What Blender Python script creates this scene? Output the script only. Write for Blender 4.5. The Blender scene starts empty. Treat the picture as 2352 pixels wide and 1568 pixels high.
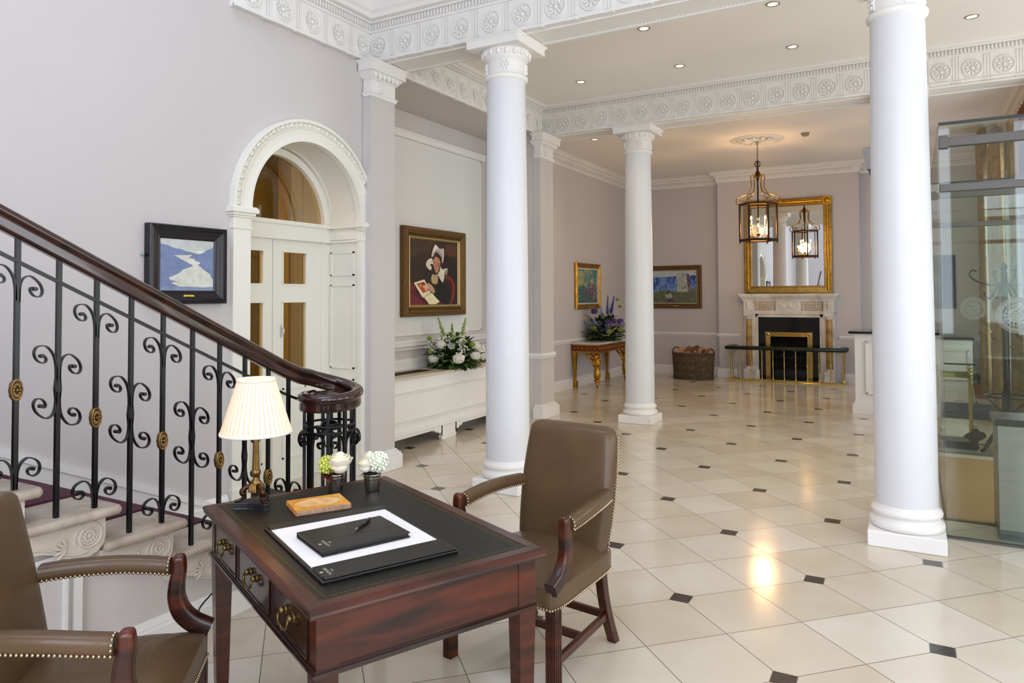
import bpy, math, random
from math import sin, cos, pi, radians as R, sqrt, atan2, floor
from mathutils import Vector as V, Matrix as M
random.seed(7)
SC = bpy.context.scene
COL = SC.collection

# ------------------------------------------------------------------ colour / materials
def lin(c):
    if isinstance(c, str):
        c = c.lstrip('#'); c = [int(c[i:i+2], 16)/255 for i in (0, 2, 4)]
    return tuple((x/12.92 if x <= .04045 else ((x+.055)/1.055)**2.4) for x in c[:3]) + (1,)
MATS = {}
def mat(name, col, rough=.5, metal=0, noise=0, nscale=8, bump=0, bscale=60, spec=.5, coat=0, emis=None, estr=0, trans=0, ior=1.45, stretch=None, col2=None, alpha=1, sheen=0):
    if name in MATS: return MATS[name]
    m = bpy.data.materials.new(name); m.use_nodes = True
    nt = m.node_tree; b = nt.nodes['Principled BSDF']
    b.inputs['Base Color'].default_value = lin(col)
    b.inputs['Roughness'].default_value = rough
    b.inputs['Metallic'].default_value = metal
    b.inputs['Specular IOR Level'].default_value = spec
    b.inputs['IOR'].default_value = ior
    b.inputs['Coat Weight'].default_value = coat
    b.inputs['Coat Roughness'].default_value = .08
    b.inputs['Transmission Weight'].default_value = trans
    b.inputs['Alpha'].default_value = alpha
    if sheen: b.inputs['Sheen Weight'].default_value = sheen
    if emis:
        b.inputs['Emission Color'].default_value = lin(emis); b.inputs['Emission Strength'].default_value = estr
    L = nt.links
    tc = nt.nodes.new('ShaderNodeTexCoord'); mp = nt.nodes.new('ShaderNodeMapping')
    L.new(tc.outputs['Object'], mp.inputs['Vector'])
    if stretch: mp.inputs['Scale'].default_value = stretch
    if noise or col2:
        n = nt.nodes.new('ShaderNodeTexNoise'); n.inputs['Scale'].default_value = nscale; n.inputs['Detail'].default_value = 5; n.inputs['Roughness'].default_value = .6
        L.new(mp.outputs[0], n.inputs['Vector'])
        r = nt.nodes.new('ShaderNodeValToRGB')
        c = lin(col)
        if col2:
            r.color_ramp.elements[0].color = c; r.color_ramp.elements[1].color = lin(col2)
            r.color_ramp.elements[0].position = .38; r.color_ramp.elements[1].position = .62
        else:
            r.color_ramp.elements[0].color = tuple(x*(1-noise) for x in c[:3])+(1,)
            r.color_ramp.elements[1].color = tuple(min(1, x*(1+noise)) for x in c[:3])+(1,)
            r.color_ramp.elements[0].position = .3; r.color_ramp.elements[1].position = .7
        L.new(n.outputs['Fac'], r.inputs[0]); L.new(r.outputs[0], b.inputs['Base Color'])
    if bump:
        n2 = nt.nodes.new('ShaderNodeTexNoise'); n2.inputs['Scale'].default_value = bscale; n2.inputs['Detail'].default_value = 4
        L.new(mp.outputs[0], n2.inputs['Vector'])
        bp = nt.nodes.new('ShaderNodeBump'); bp.inputs['Strength'].default_value = bump; bp.inputs['Distance'].default_value = .01
        L.new(n2.outputs['Fac'], bp.inputs['Height']); L.new(bp.outputs[0], b.inputs['Normal'])
    MATS[name] = m
    return m

def wood(name, c1, c2, rough=.25, scale=3, coat=.4, axis=(1, 9, 9)):
    if name in MATS: return MATS[name]
    m = mat(name, c1, rough, coat=coat)
    nt = m.node_tree; L = nt.links; b = nt.nodes['Principled BSDF']
    mp = [n for n in nt.nodes if n.type == 'MAPPING'][0]; mp.inputs['Scale'].default_value = axis
    n = nt.nodes.new('ShaderNodeTexNoise'); n.inputs['Scale'].default_value = scale; n.inputs['Detail'].default_value = 8; n.inputs['Distortion'].default_value = .6
    L.new(mp.outputs[0], n.inputs['Vector'])
    r = nt.nodes.new('ShaderNodeValToRGB'); r.color_ramp.elements[0].color = lin(c1); r.color_ramp.elements[1].color = lin(c2)
    r.color_ramp.elements[0].position = .35; r.color_ramp.elements[1].position = .68
    L.new(n.outputs['Fac'], r.inputs[0]); L.new(r.outputs[0], b.inputs['Base Color'])
    return m

def glass(name, tint, refl=1.0):
    if name in MATS: return MATS[name]
    m = bpy.data.materials.new(name); m.use_nodes = True; nt = m.node_tree; N = nt.nodes; L = nt.links
    for x in list(N): N.remove(x)
    o = N.new('ShaderNodeOutputMaterial'); t = N.new('ShaderNodeBsdfTransparent'); t.inputs[0].default_value = lin(tint)
    g = N.new('ShaderNodeBsdfGlossy'); g.inputs['Roughness'].default_value = .02; f = N.new('ShaderNodeFresnel'); f.inputs[0].default_value = 1.45
    k = N.new('ShaderNodeMath'); k.operation = 'MULTIPLY'; k.inputs[1].default_value = refl; L.new(f.outputs[0], k.inputs[0])
    x = N.new('ShaderNodeMixShader'); L.new(k.outputs[0], x.inputs[0]); L.new(t.outputs[0], x.inputs[1]); L.new(g.outputs[0], x.inputs[2]); L.new(x.outputs[0], o.inputs[0])
    MATS[name] = m; return m
# ------------------------------------------------------------------ mesh builder
class MB:
    def __init__(s): s.v = []; s.f = []; s.m = []; s.sm = []; s.T = None
    def add(s, vs, fs, mi=0, smooth=False, T=None):
        o = len(s.v)
        T2 = T if T is not None else s.T
        if T2 is not None: vs = [T2 @ V(p) for p in vs]
        s.v += [tuple(p) for p in vs]
        for f in fs:
            s.f.append(tuple(o+i for i in f)); s.m.append(mi); s.sm.append(smooth)
        return s
    def box(s, x0, x1, y0, y1, z0, z1, mi=0, T=None):
        vs = [(x0,y0,z0),(x1,y0,z0),(x1,y1,z0),(x0,y1,z0),(x0,y0,z1),(x1,y0,z1),(x1,y1,z1),(x0,y1,z1)]
        return s.add(vs, [(0,3,2,1),(4,5,6,7),(0,1,5,4),(1,2,6,5),(2,3,7,6),(3,0,4,7)], mi, False, T)
    def frust(s, x0, x1, y0, y1, z0, z1, dx, dy, mi=0, T=None):
        # box whose top (z1) is larger/smaller by dx, dy on each side
        vs = [(x0,y0,z0),(x1,y0,z0),(x1,y1,z0),(x0,y1,z0),(x0-dx,y0-dy,z1),(x1+dx,y0-dy,z1),(x1+dx,y1+dy,z1),(x0-dx,y1+dy,z1)]
        return s.add(vs, [(0,3,2,1),(4,5,6,7),(0,1,5,4),(1,2,6,5),(2,3,7,6),(3,0,4,7)], mi, False, T)
    def quad(s, a, b, c, d, mi=0): return s.add([a,b,c,d], [(0,1,2,3)], mi)
    def poly(s, pts, mi=0): return s.add(pts, [tuple(range(len(pts)))], mi)
    def loft(s, rings, mi=0, smooth=True, closed=True, cap=True, loop=False, T=None):
        n = len(rings[0]); vs = [p for r in rings for p in r]; fs = []
        m = len(rings)
        for i in range(m if loop else m-1):
            a = i*n; b = ((i+1) % m)*n
            for j in range(n if closed else n-1):
                k = (j+1) % n
                fs.append((a+j, a+k, b+k, b+j))
        s.add(vs, fs, mi, smooth, T)
        if cap and not loop and closed:
            s.add(rings[0], [tuple(reversed(range(n)))], mi, False, T); s.add(rings[-1], [tuple(range(n))], mi, False, T)
        return s
    def lathe(s, prof, c=(0,0,0), n=24, mi=0, smooth=True, cap=True, T=None):
        rings = [[(c[0]+r*cos(2*pi*k/n), c[1]+r*sin(2*pi*k/n), c[2]+z) for k in range(n)] for r, z in prof]
        return s.loft(rings, mi, smooth, True, cap, False, T)
    def tube(s, pts, r, n=8, mi=0, smooth=True, cap=True, loop=False, T=None, sx=1, sy=1, upv=None):
        pts = [V(p) for p in pts]; rings = []; m = len(pts)
        rr = r if isinstance(r, (list, tuple)) else [r]*m
        pu = None
        for i, p in enumerate(pts):
            a = pts[(i-1) % m] if (i > 0 or loop) else p; b = pts[(i+1) % m] if (i < m-1 or loop) else p
            t = (b-a); t = t.normalized() if t.length > 1e-9 else V((0,0,1))
            if upv is not None: u = V(upv)
            elif pu is None: u = V((0,0,1)) if abs(t.z) < .9 else V((1,0,0))
            else: u = pu
            w = t.cross(u); w = w.normalized() if w.length > 1e-6 else V((1,0,0)); u = w.cross(t).normalized(); pu = u
            rings.append([p + (w*cos(2*pi*k/n)*sx + u*sin(2*pi*k/n)*sy)*rr[i] for k in range(n)])
        return s.loft(rings, mi, smooth, True, cap, loop, T)
    def cyl(s, a, b, r, n=10, mi=0, r2=None, T=None):
        return s.tube([a, b], [r, r if r2 is None else r2], n, mi, True, True, False, T)
    def sweep(s, prof, pts, up=(0,0,1), mi=0, smooth=False, loop=False, cap=True, T=None):
        # prof: (side, up) pairs; side axis = t x up (right of travel direction)
        pts = [V(p) for p in pts]; m = len(pts); rings = []; up = V(up)
        for i, p in enumerate(pts):
            d0 = (p-pts[(i-1) % m]) if (i > 0 or loop) else None
            d1 = (pts[(i+1) % m]-p) if (i < m-1 or loop) else None
            d0 = d0 if d0 is not None else d1; d1 = d1 if d1 is not None else d0
            n0 = d0.cross(up).normalized(); n1 = d1.cross(up).normalized()
            w = (n0+n1); w.normalize(); k = 1/max(.3, w.dot(n0))
            rings.append([p + w*(a*k) + up*b for a, b in prof])
        return s.loft(rings, mi, smooth, True, cap, loop, T)
    def ribbon(s, pts, wdir, w, th, mi=0, T=None):
        # flat bar following pts, wide along wdir
        pts = [V(p) for p in pts]; wd = V(wdir).normalized(); rings = []; m = len(pts)
        for i, p in enumerate(pts):
            t = (pts[min(i+1, m-1)]-pts[max(i-1, 0)]).normalized(); nn = t.cross(wd).normalized()
            rings.append([p+wd*w/2+nn*th/2, p-wd*w/2+nn*th/2, p-wd*w/2-nn*th/2, p+wd*w/2-nn*th/2])
        return s.loft(rings, mi, False, True, True, False, T)
    def ball(s, c, r, n=8, m=6, mi=0, sc=(1,1,1), T=None):
        rings = []
        for i in range(m+1):
            a = -pi/2 + pi*i/m; rr = max(cos(a), .001)*r
            rings.append([(c[0]+rr*cos(2*pi*k/n)*sc[0], c[1]+rr*sin(2*pi*k/n)*sc[1], c[2]+r*sin(a)*sc[2]) for k in range(n)])
        return s.loft(rings, mi, True, True, False, False, T)
    def extrude(s, poly, a, b, mi=0, T=None, smooth=False):
        # poly of (x,z) extruded along y from a to b
        return s.loft([[(x, a, z) for x, z in poly], [(x, b, z) for x, z in poly]], mi, smooth, True, True, False, T)
    def build(s, name, mats, parent=None, bevel=0, loc=None, rotz=0, auto=False, seg=2, subsurf=0):
        me = bpy.data.meshes.new(name); me.from_pydata(s.v, [], s.f)
        if not isinstance(mats, (list, tuple)): mats = [mats]
        for m in mats: me.materials.append(m)
        me.polygons.foreach_set('material_index', s.m); me.polygons.foreach_set('use_smooth', s.sm); me.update()
        o = bpy.data.objects.new(name, me); COL.objects.link(o)
        if parent: o.parent = parent
        if loc is not None: o.location = loc
        o.rotation_euler[2] = rotz
        if bevel:
            b = o.modifiers.new('edge', 'BEVEL'); b.width = bevel; b.segments = seg; b.limit_method = 'ANGLE'; b.angle_limit = R(40)
        if subsurf:
            b = o.modifiers.new('sub', 'SUBSURF'); b.levels = b.render_levels = subsurf
        return o

def thing(name, label, cat, loc=(0,0,0), rotz=0, group=None):
    o = bpy.data.objects.new(name, None); COL.objects.link(o); o.empty_display_size = .1
    o.location = loc; o.rotation_euler[2] = rotz
    o['label'] = label; o['category'] = cat; o['kind'] = 'thing'
    if group: o['group'] = group
    return o
def tag(o, label, cat, group=None, kind='thing'):
    o['label'] = label; o['category'] = cat; o['kind'] = kind
    if group: o['group'] = group
    return o
def struct(o): o['kind'] = 'structure'; return o
def sroot(name, loc=(0,0,0), rotz=0):
    o = bpy.data.objects.new(name, None); COL.objects.link(o); o.location = loc; o.rotation_euler[2] = rotz; o['kind'] = 'structure'; return o
def dup(root, loc, rotz=None, label=None, scale=None):
    r = root.copy(); COL.objects.link(r); r.location = loc
    if rotz is not None: r.rotation_euler[2] = rotz
    if scale: r.scale = scale
    if label: r['label'] = label
    for ch in list(root.children):
        c = ch.copy(); COL.objects.link(c); c.parent = r
        for g in list(ch.children):
            d = g.copy(); COL.objects.link(d); d.parent = c
    return r
def Tz(loc, a=0): return M.Translation(V(loc)) @ M.Rotation(a, 4, 'Z')
def bez(p0, p1, p2, p3, n=12):
    out = []
    for i in range(n+1):
        t = i/n; out.append(tuple((1-t)**3*a+3*(1-t)**2*t*b+3*(1-t)*t*t*c+t**3*d for a, b, c, d in zip(p0, p1, p2, p3)))
    return out
def smooth_path(pts, n=6):
    out = []; P = [V(p) for p in pts]
    for i in range(len(P)-1):
        a = P[max(i-1, 0)]; b = P[i]; c = P[i+1]; d = P[min(i+2, len(P)-1)]
        for k in range(n):
            t = k/n; out.append(.5*((2*b)+(c-a)*t+(2*a-5*b+4*c-d)*t*t+(3*b-3*c+d-a)*t**3))
    out.append(P[-1]); return out
def spiral(c, r0, r1, a0, a1, n=20):
    return [(c[0]+(r0+(r1-r0)*i/n)*cos(a0+(a1-a0)*i/n), c[1]+(r0+(r1-r0)*i/n)*sin(a0+(a1-a0)*i/n)) for i in range(n+1)]

# ------------------------------------------------------------------ palette
WALL = mat('wall_paint', '#c9c4c1', .75, noise=.015, nscale=1.2, bump=.02, bscale=40)
WHITE = mat('white_gloss_paint', '#e9e8e4', .38, noise=.015, nscale=3)
PLAST = mat('white_plaster', '#e6e4df', .6, noise=.02, nscale=2, bump=.03, bscale=30)
CREAM = mat('cream_joinery_paint', '#e8e6da', .4)
CEIL = mat('ceiling_paint', '#efece6', .8, noise=.01, nscale=.7)
COLM = mat('column_paint', '#d6d7d9', .42, noise=.01, nscale=1.5)
MAHOG = wood('mahogany', '#200b05', '#522210', .28, 1.6, .05, (1.0, 1.5, 14))
MAHD = wood('dark_mahogany', '#180a06', '#30130b', .2, 2, .35, (1.5, 1.5, 12))
RAILW = wood('handrail_mahogany', '#1f0d09', '#3a1a12', .2, 3, .6, (3, 3, 3))
IRON = mat('black_painted_iron', '#0c0b0c', .3, noise=.2, nscale=30, bump=.05, bscale=80)
GILT = mat('gilt_rosette', '#86693c', .42, .8, noise=.4, nscale=40, bump=.1, bscale=90)
BRASS = mat('polished_brass', '#cdb878', .12, 1)
GOLD = mat('gold_leaf', '#b08e4a', .25, 1, noise=.25, nscale=14, bump=.05)
OLDGOLD = mat('aged_gilt_wood', '#b5842c', .35, .9, noise=.35, nscale=16, bump=.15, bscale=50)
BRONZE = mat('dark_bronze', '#4a3423', .35, .85, noise=.4, nscale=30)
LEATH = mat('brown_leather', '#56412a', .36, spec=.35, noise=.12, nscale=5, bump=.05, bscale=120, coat=.15)
BLACK = mat('black', '#141312', .35)
NAIL = mat('brass_nail', '#b9a58a', .2, 1)
# ================================================================== floor
def floor_mat():
    m = bpy.data.materials.new('cream_limestone_tiles'); m.use_nodes = True
    nt = m.node_tree; N = nt.nodes; L = nt.links; b = N['Principled BSDF']
    def math_(op, a, bb=None, cc=None):
        n = N.new('ShaderNodeMath'); n.operation = op
        for i, x in enumerate((a, bb, cc)):
            if x is None: continue
            if isinstance(x, (int, float)): n.inputs[i].default_value = x
            else: L.new(x, n.inputs[i])
        return n.outputs[0]
    geo = N.new('ShaderNodeNewGeometry'); sp = N.new('ShaderNodeSeparateXYZ'); L.new(geo.outputs['Position'], sp.inputs[0])
    A = R(45.82); ox, oy = -1.108, 3.769; S = .8402
    dx = math_('SUBTRACT', sp.outputs[0], ox); dy = math_('SUBTRACT', sp.outputs[1], oy)
    u = math_('ADD', math_('MULTIPLY', dx, cos(A)), math_('MULTIPLY', dy, sin(A)))
    v = math_('SUBTRACT', math_('MULTIPLY', dy, cos(A)), math_('MULTIPLY', dx, sin(A)))
    def near(x, per):   # distance to nearest multiple of per
        q = math_('DIVIDE', x, per); f = math_('FRACT', math_('ADD', q, .5)); return math_('MULTIPLY', math_('ABSOLUTE', math_('SUBTRACT', f, .5)), per)
    ins = math_('LESS_THAN', math_('ADD', near(u, S), near(v, S)), .070)
    insb = math_('LESS_THAN', math_('ADD', near(u, S), near(v, S)), .0745)
    jt = math_('LESS_THAN', math_('MINIMUM', near(u, S/2), near(v, S/2)), .0022)
    cu = math_('FLOOR', math_('DIVIDE', u, S/2)); cv = math_('FLOOR', math_('DIVIDE', v, S/2))
    cb = N.new('ShaderNodeCombineXYZ'); L.new(cu, cb.inputs[0]); L.new(cv, cb.inputs[1])
    wn = N.new('ShaderNodeTexWhiteNoise'); L.new(cb.outputs[0], wn.inputs['Vector'])
    nz = N.new('ShaderNodeTexNoise'); nz.inputs['Scale'].default_value = 3.2; nz.inputs['Detail'].default_value = 7; L.new(geo.outputs['Position'], nz.inputs['Vector'])
    t = math_('ADD', math_('MULTIPLY', wn.outputs['Value'], .45), math_('MULTIPLY', nz.outputs['Fac'], .6))
    ramp = N.new('ShaderNodeValToRGB'); L.new(t, ramp.inputs[0])
    ramp.color_ramp.elements[0].position = .15; ramp.color_ramp.elements[0].color = lin('#c2b59c')
    ramp.color_ramp.elements[1].position = .85; ramp.color_ramp.elements[1].color = lin('#d8d1c2')
    def mix(f, a, c):
        n = N.new('ShaderNodeMix'); n.data_type = 'RGBA'; L.new(f, n.inputs[0])
        for idx, x in ((6, a), (7, c)):
            if isinstance(x, tuple): n.inputs[idx].default_value = x
            else: L.new(x, n.inputs[idx])
        return n.outputs[2]
    c1 = mix(jt, ramp.outputs[0], lin('#6f675c'))
    c2 = mix(insb, c1, lin('#8a8376')); c3 = mix(ins, c2, lin('#3a3532'))
    L.new(c3, b.inputs['Base Color'])
    rr = math_('ADD', math_('MULTIPLY', nz.outputs['Fac'], .10), .10); L.new(math_('MAXIMUM', rr, math_('MULTIPLY', jt, .6)), b.inputs['Roughness'])
    b.inputs['IOR'].default_value = 1.5
    n3 = N.new('ShaderNodeTexNoise'); n3.inputs['Scale'].default_value = 5; L.new(geo.outputs['Position'], n3.inputs['Vector'])
    bp = N.new('ShaderNodeBump'); bp.inputs['Strength'].default_value = .05; bp.inputs['Distance'].default_value = .02
    L.new(math_('SUBTRACT', n3.outputs['Fac'], math_('MULTIPLY', jt, .3)), bp.inputs['Height']); L.new(bp.outputs[0], b.inputs['Normal'])
    return m
FLOORM = floor_mat()
mb = MB(); mb.box(-5.6, 3.4, -3.2, 15.0, -.12, 0); struct(mb.build('floor', FLOORM))

XL = -4.395; XA = -5.15; XF = -5.28; YB = 14.35; YF = 14.6; XR = 1.18
ZF = 3.765            # frieze bottom
ZC = 4.16             # ceiling of the middle hall
ZC2 = 4.05            # ceiling of the far room
# ---- walls
AY, AR, AZ = 4.325, .635, 2.28   # arch centre, radius, spring
mb = MB()
# stair hall left wall with arched opening
mb.box(XL-.2, XL, -3.2, AY-AR, 0, 7.0)
mb.box(XL-.2, XL, AY+AR, 5.0, 0, 7.0)
n = 32
for i in range(n):
    a0 = pi-pi*i/n; a1 = pi-pi*(i+1)/n
    y0, z0, y1, z1 = AY+AR*cos(a0), AZ+AR*sin(a0), AY+AR*cos(a1), AZ+AR*sin(a1)
    mb.quad((XL, y0, z0), (XL, y1, z1), (XL, y1, 7), (XL, y0, 7))
    mb.quad((XL-.2, y0, z0), (XL-.2, y1, z1), (XL-.2, y1, 7), (XL-.2, y0, 7))
struct(mb.build('wall_left', WALL))
mb = MB()   # alcove walls
mb.box(XA-.15, XA, 4.99, 8.75, 0, 4.2)
mb.box(XA, -4.36, 5.0, 5.325, 0, ZC)
mb.box(XA, -4.36, 8.365, 8.735, 0, ZC)
struct(mb.build('wall_alcove', WALL))
mb = MB(); mb.box(XA, -4.361, 5.33, 8.36, ZF, 3.9); struct(mb.build('ceiling_alcove', WALL))
mb = MB()
mb.box(XF-.15, XF, 8.74, 14.9, 0, 4.2); mb.box(XF, XA, 8.6, 8.74, 0, 4.2)
struct(mb.build('wall_far_left', WALL))
mb = MB()
mb.box(XF, -3.40, YF, YF+.2, 0, 4.2)
# chimney breast with the firebox opening
mb.box(-3.40, -2.46, YB, YF+.6, 0, 4.2); mb.box(-1.72, -.86, YB, YF+.6, 0, 4.2); mb.box(-2.46, -1.72, YB, YF+.6, .86, 4.2)
mb.box(-.86, XR, YF, YF+.2, 0, 4.2)
struct(mb.build('wall_back', WALL))
mb = MB(); mb.box(-2.46, -1.72, YF+.25, YF+.5, 0, .86); mb.box(-2.47, -2.44, YB, YF+.3, 0, .86); mb.box(-1.74, -1.71, YB, YF+.3, 0, .86)
struct(mb.build('wall_firebox', mat('soot_brick', '#2a221d', .9, noise=.4, nscale=9)))
# right wall of far room: two tall windows
WIN = [(9.15, 10.25), (11.3, 13.75)]
mb = MB(); ys = 8.98
for a, b_ in WIN + [(YF, YF)]:
    mb.box(XR, XR+.25, ys, a, 0, 4.2)
    if b_ > a: mb.box(XR, XR+.25, a, b_, 0, .35); mb.box(XR, XR+.25, a, b_, 3.4, 4.2)
    ys = b_
mb.box(XR, 3.3, 8.6, 8.98, 0, 4.2)
struct(mb.build('wall_right', WALL))
# hall side wall far right and wall behind, with unseen window openings added for light
mb = MB()
for (a, b_) in ((-3.2, -2.2), (-.4, .6), (2.4, 3.3), (4.9, 8.6)): mb.box(3.2, 3.4, a, b_, 0, 7.0)
for (a, b_) in ((-2.2, -.4), (.6, 2.4), (3.3, 4.9)): mb.box(3.2, 3.4, a, b_, 0, .5); mb.box(3.2, 3.4, a, b_, 3.3, 7.0)
struct(mb.build('wall_entrance_side', WALL))
mb = MB()
for (a, b_) in ((-4.6, -1.2), (.6, 1.4), (2.9, 3.4)): mb.box(a, b_, -3.3, -3.1, 0, 7.0)
for (a, b_) in ((-1.2, .6), (1.4, 2.9)): mb.box(a, b_, -3.3, -3.1, 0, .9); mb.box(a, b_, -3.3, -3.1, 5.2, 7.0)
struct(mb.build('wall_behind', WALL))
# ---- ceilings
mb = MB(); mb.box(-4.5, 3.4, 5.2, 8.8, ZC, ZC+.15); struct(mb.build('ceiling_hall', CEIL))
mb = MB(); mb.box(XF-.1, XR+.2, 8.8, 15, ZC2, ZC2+.2); struct(mb.build('ceiling_far_room', CEIL))
mb = MB(); mb.box(-4.5, 3.4, 3.53, 5.2, 4.42, 4.6); mb.box(-1.2, 3.4, -3.2, 3.53, 4.42, 4.6); struct(mb.build('ceiling_entrance', CEIL))
mb = MB(); mb.box(-4.6, 3.4, -3.3, 3.53, 7.0, 7.1); mb.box(-4.6, 3.4, 3.4, 3.6, 4.5, 7.0); struct(mb.build('ceiling_stairwell', CEIL))

# ================================================================== entablature runs
def roundel(mb, x, z, r, y0, T):
    n = 20
    prof = [(r, 0), (r, -.010), (r*.93, -.016), (r*.86, -.010), (r*.82, -.004)]
    rings = [[(x+q*cos(2*pi*k/n), y0+d, z+q*sin(2*pi*k/n)) for k in range(n)] for q, d in prof]
    mb.loft([list(reversed(q)) for q in rings], 0, True, True, False, False, T)
    mb.add([(x+r*.82*cos(2*pi*k/n), y0-.003, z+r*.82*sin(2*pi*k/n)) for k in range(n)], [tuple(range(n))], 0, False, T)
    for k in range(10):
        a = 2*pi*k/10+.3
        c = cos(a); s_ = sin(a)
        w = .16*r
        p = [(x+.2*r*c, y0-.006, z+.2*r*s_), (x+.5*r*c-w*s_, y0-.012, z+.5*r*s_+w*c), (x+.78*r*c, y0-.018, z+.78*r*s_), (x+.5*r*c+w*s_, y0-.004, z+.5*r*s_-w*c)]
        mb.add(p+[(x+.5*r*c, y0-.024, z+.5*r*s_)], [(4,0,1),(4,1,2),(4,2,3),(4,3,0)], 0, False, T)
    mb.ball((x, y0-.006, z), r*.2, 8, 5, 0, (1, .9, 1), T)
def entab(name, loc, rotz, L, first, gap, zt=ZC, mirror=False, beads=True):
    """local frame: x along the run, outward is -y"""
    root = sroot(name, loc, rotz)
    mb = MB()
    mb.box(0, L, -.006, .0, ZF+.004, ZF+.30)
    mb.box(0, L, -.026, 0, ZF, ZF+.022)
    mb.box(0, L, -.020, 0, ZF+.272, ZF+.290)
    prof = [(0, .290), (.018, .290), (.018, .345), (.040, .352), (.048, .362), (.075, .366), (.09, .372), (.10, .385), (.125, .395), (0, .395)] if zt < 4.3 else \
           [(0, .290), (.018, .290), (.018, .345), (.045, .352), (.05, .365), (.10, .37), (.105, .41), (.13, .43), (.16, .50), (.18, .53), (.18, .56), (0, .56)]
    mb.loft([[(x, -a, ZF+b) for a, b in prof] for x in (0, L)], 0, False, True, True)
    mb.build('cornice_moulding', PLAST, root)
    mb = MB(); x = .02
    while x < L-.03:
        mb.box(x, x+.017, -.040, 0, ZF+.296, ZF+.342); x += .033
    mb.build('dentil_row', PLAST, root)
    mb = MB(); x = first
    while x < L-.05:
        roundel(mb, x, ZF+.135, .093, -.006, None)
        xm = x+gap/2
        if xm < L-.05:
            for k in (-1, 0, 1): mb.box(xm+k*.026-.009, xm+k*.026+.009, -.014, 0, ZF+.03, ZF+.262)
            for k in range(6): mb.box(xm-.045+k*.016, xm-.036+k*.016, -.034, 0, ZF-.008, ZF+.004)
        x += gap
    mb.build('frieze_rosettes', PLAST, root)
    return root
def beam(name, x0, x1, y0, y1, top):
    mb = MB(); mb.box(x0, x1, y0+.001, y1-.006, ZF, top)
    o = struct(mb.build(name, PLAST))
    mb = MB()   # soffit edging beads
    for y in (y0+.05, y1-.07): mb.box(x0, x1, y, y+.02, ZF-.012, ZF)
    x = x0
    while x < x1:
        mb.ball((x, y0+.085, ZF-.002), .006, 6, 4); mb.ball((x, y1-.085, ZF-.002), .006, 6, 4); x += .03
    mb.build('soffit_beading', PLAST, o)
    return o
beam('trim_1', -4.40, 3.2, 5.06, 5.46, 4.5)
beam('trim_2', -4.40, 3.2, 8.565, 8.98, ZC+.1)
entab('trim_3', (-4.36, 5.06, 0), 0, 7.5, .115, .30, 4.4)
entab('trim_4', (-4.36, 8.565, 0), 0, 7.5, .055, .2695)
entab('trim_5', (-4.36, 5.42, 0), R(90), 3.15, .15, .26)
entab('trim_6', (-4.36, 3.53, 0), R(90), 1.53, .16, .312, 4.4)
mb = MB(); mb.box(-4.40, -4.361, 3.53, 5.06, ZF+.002, 4.45); mb.box(-4.40, -4.363, 5.4, 8.6, ZF+.01, ZC); struct(mb.build('trim_7', PLAST))
# back (north) side of the front beam toward middle hall: simple cornice
mb = MB(); mb.loft([[(x, 5.454+a, ZC-b) for a, b in ((0, .10), (.02, .10), (.05, .07), (.05, .05), (.09, .03), (.09, 0), (0, 0))] for x in (-4.36, 3.2)], 0, False); struct(mb.build('trim_8', PLAST))

# ================================================================== mouldings: baseboards, dado rails, cornices
BASEP = [(0, 0), (.032, 0), (.032, .12), (.026, .128), (.026, .14), (.012, .155), (.008, .17), (0, .17)]
DADOP = [(0, .78), (.012, .785), (.012, .80), (.03, .812), (.034, .83), (.022, .84), (.022, .853), (0, .855)]
def run(name, prof, pts, m=WHITE):
    mb = MB(); mb.sweep(prof, pts); return struct(mb.build(name, m))
# travel direction so that outward = t x up is into the room
run('baseboard_far_room', BASEP, [(XF, 8.75, 0), (XF, YF, 0), (-3.40, YF, 0), (-3.40, YB, 0), (-3.05, YB, 0)])
run('baseboard_back_right', BASEP, [(-1.18, YB, 0), (-.86, YB, 0), (-.86, YF, 0), (XR, YF, 0)])
run('baseboard_right', BASEP, [(XR, YF, 0), (XR, 8.98, 0)])
run('trim_9', DADOP, [(XF, 8.75, 0), (XF, YF, 0), (-3.40, YF, 0), (-3.40, YB, 0), (-3.0, YB, 0)])
run('trim_10', DADOP, [(-1.22, YB, 0), (-.86, YB, 0), (-.86, YF, 0), (XR, YF, 0)])
CORP = [(0, -.20), (.015, -.20), (.02, -.17), (.03, -.165), (.03, -.11), (.05, -.10), (.06, -.07), (.10, -.06), (.12, -.03), (.14, -.015), (.14, 0), (0, 0)]
run('trim_11', [(a, b+ZC2) for a, b in CORP], [(XF, 8.98, 0), (XF, YF, 0), (-3.40, YF, 0), (-3.40, YB, 0), (-.86, YB, 0), (-.86, YF, 0), (XR, YF, 0), (XR, 8.98, 0)], PLAST)
mb = MB()
for (a, b_, ax, c) in ((9.0, YF, 'y', XF+.03), (-5.2, -3.42, 'x', YF-.03), (-3.38, -.9, 'x', YB-.03), (-.84, 1.0, 'x', YF-.03), (9.0, YF, 'y', XR-.03)):
    t = a+.03
    while t < b_-.03:
        if ax == 'x': mb.box(t, t+.024, c-.022, c+.01, ZC2-.155, ZC2-.115)
        else:
            s_ = 1 if c < 0 else -1
            mb.box(min(c, c+.022*s_), max(c, c+.022*s_), t, t+.024, ZC2-.155, ZC2-.115)
        t += .047
struct(mb.build('trim_12', PLAST))
run('baseboard_left', BASEP, [(XL, -3, 0), (XL, AY-AR-.16, 0)])
run('baseboard_alcove', BASEP, [(XA, 5.33, 0), (XA, 8.36, 0)])

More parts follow.
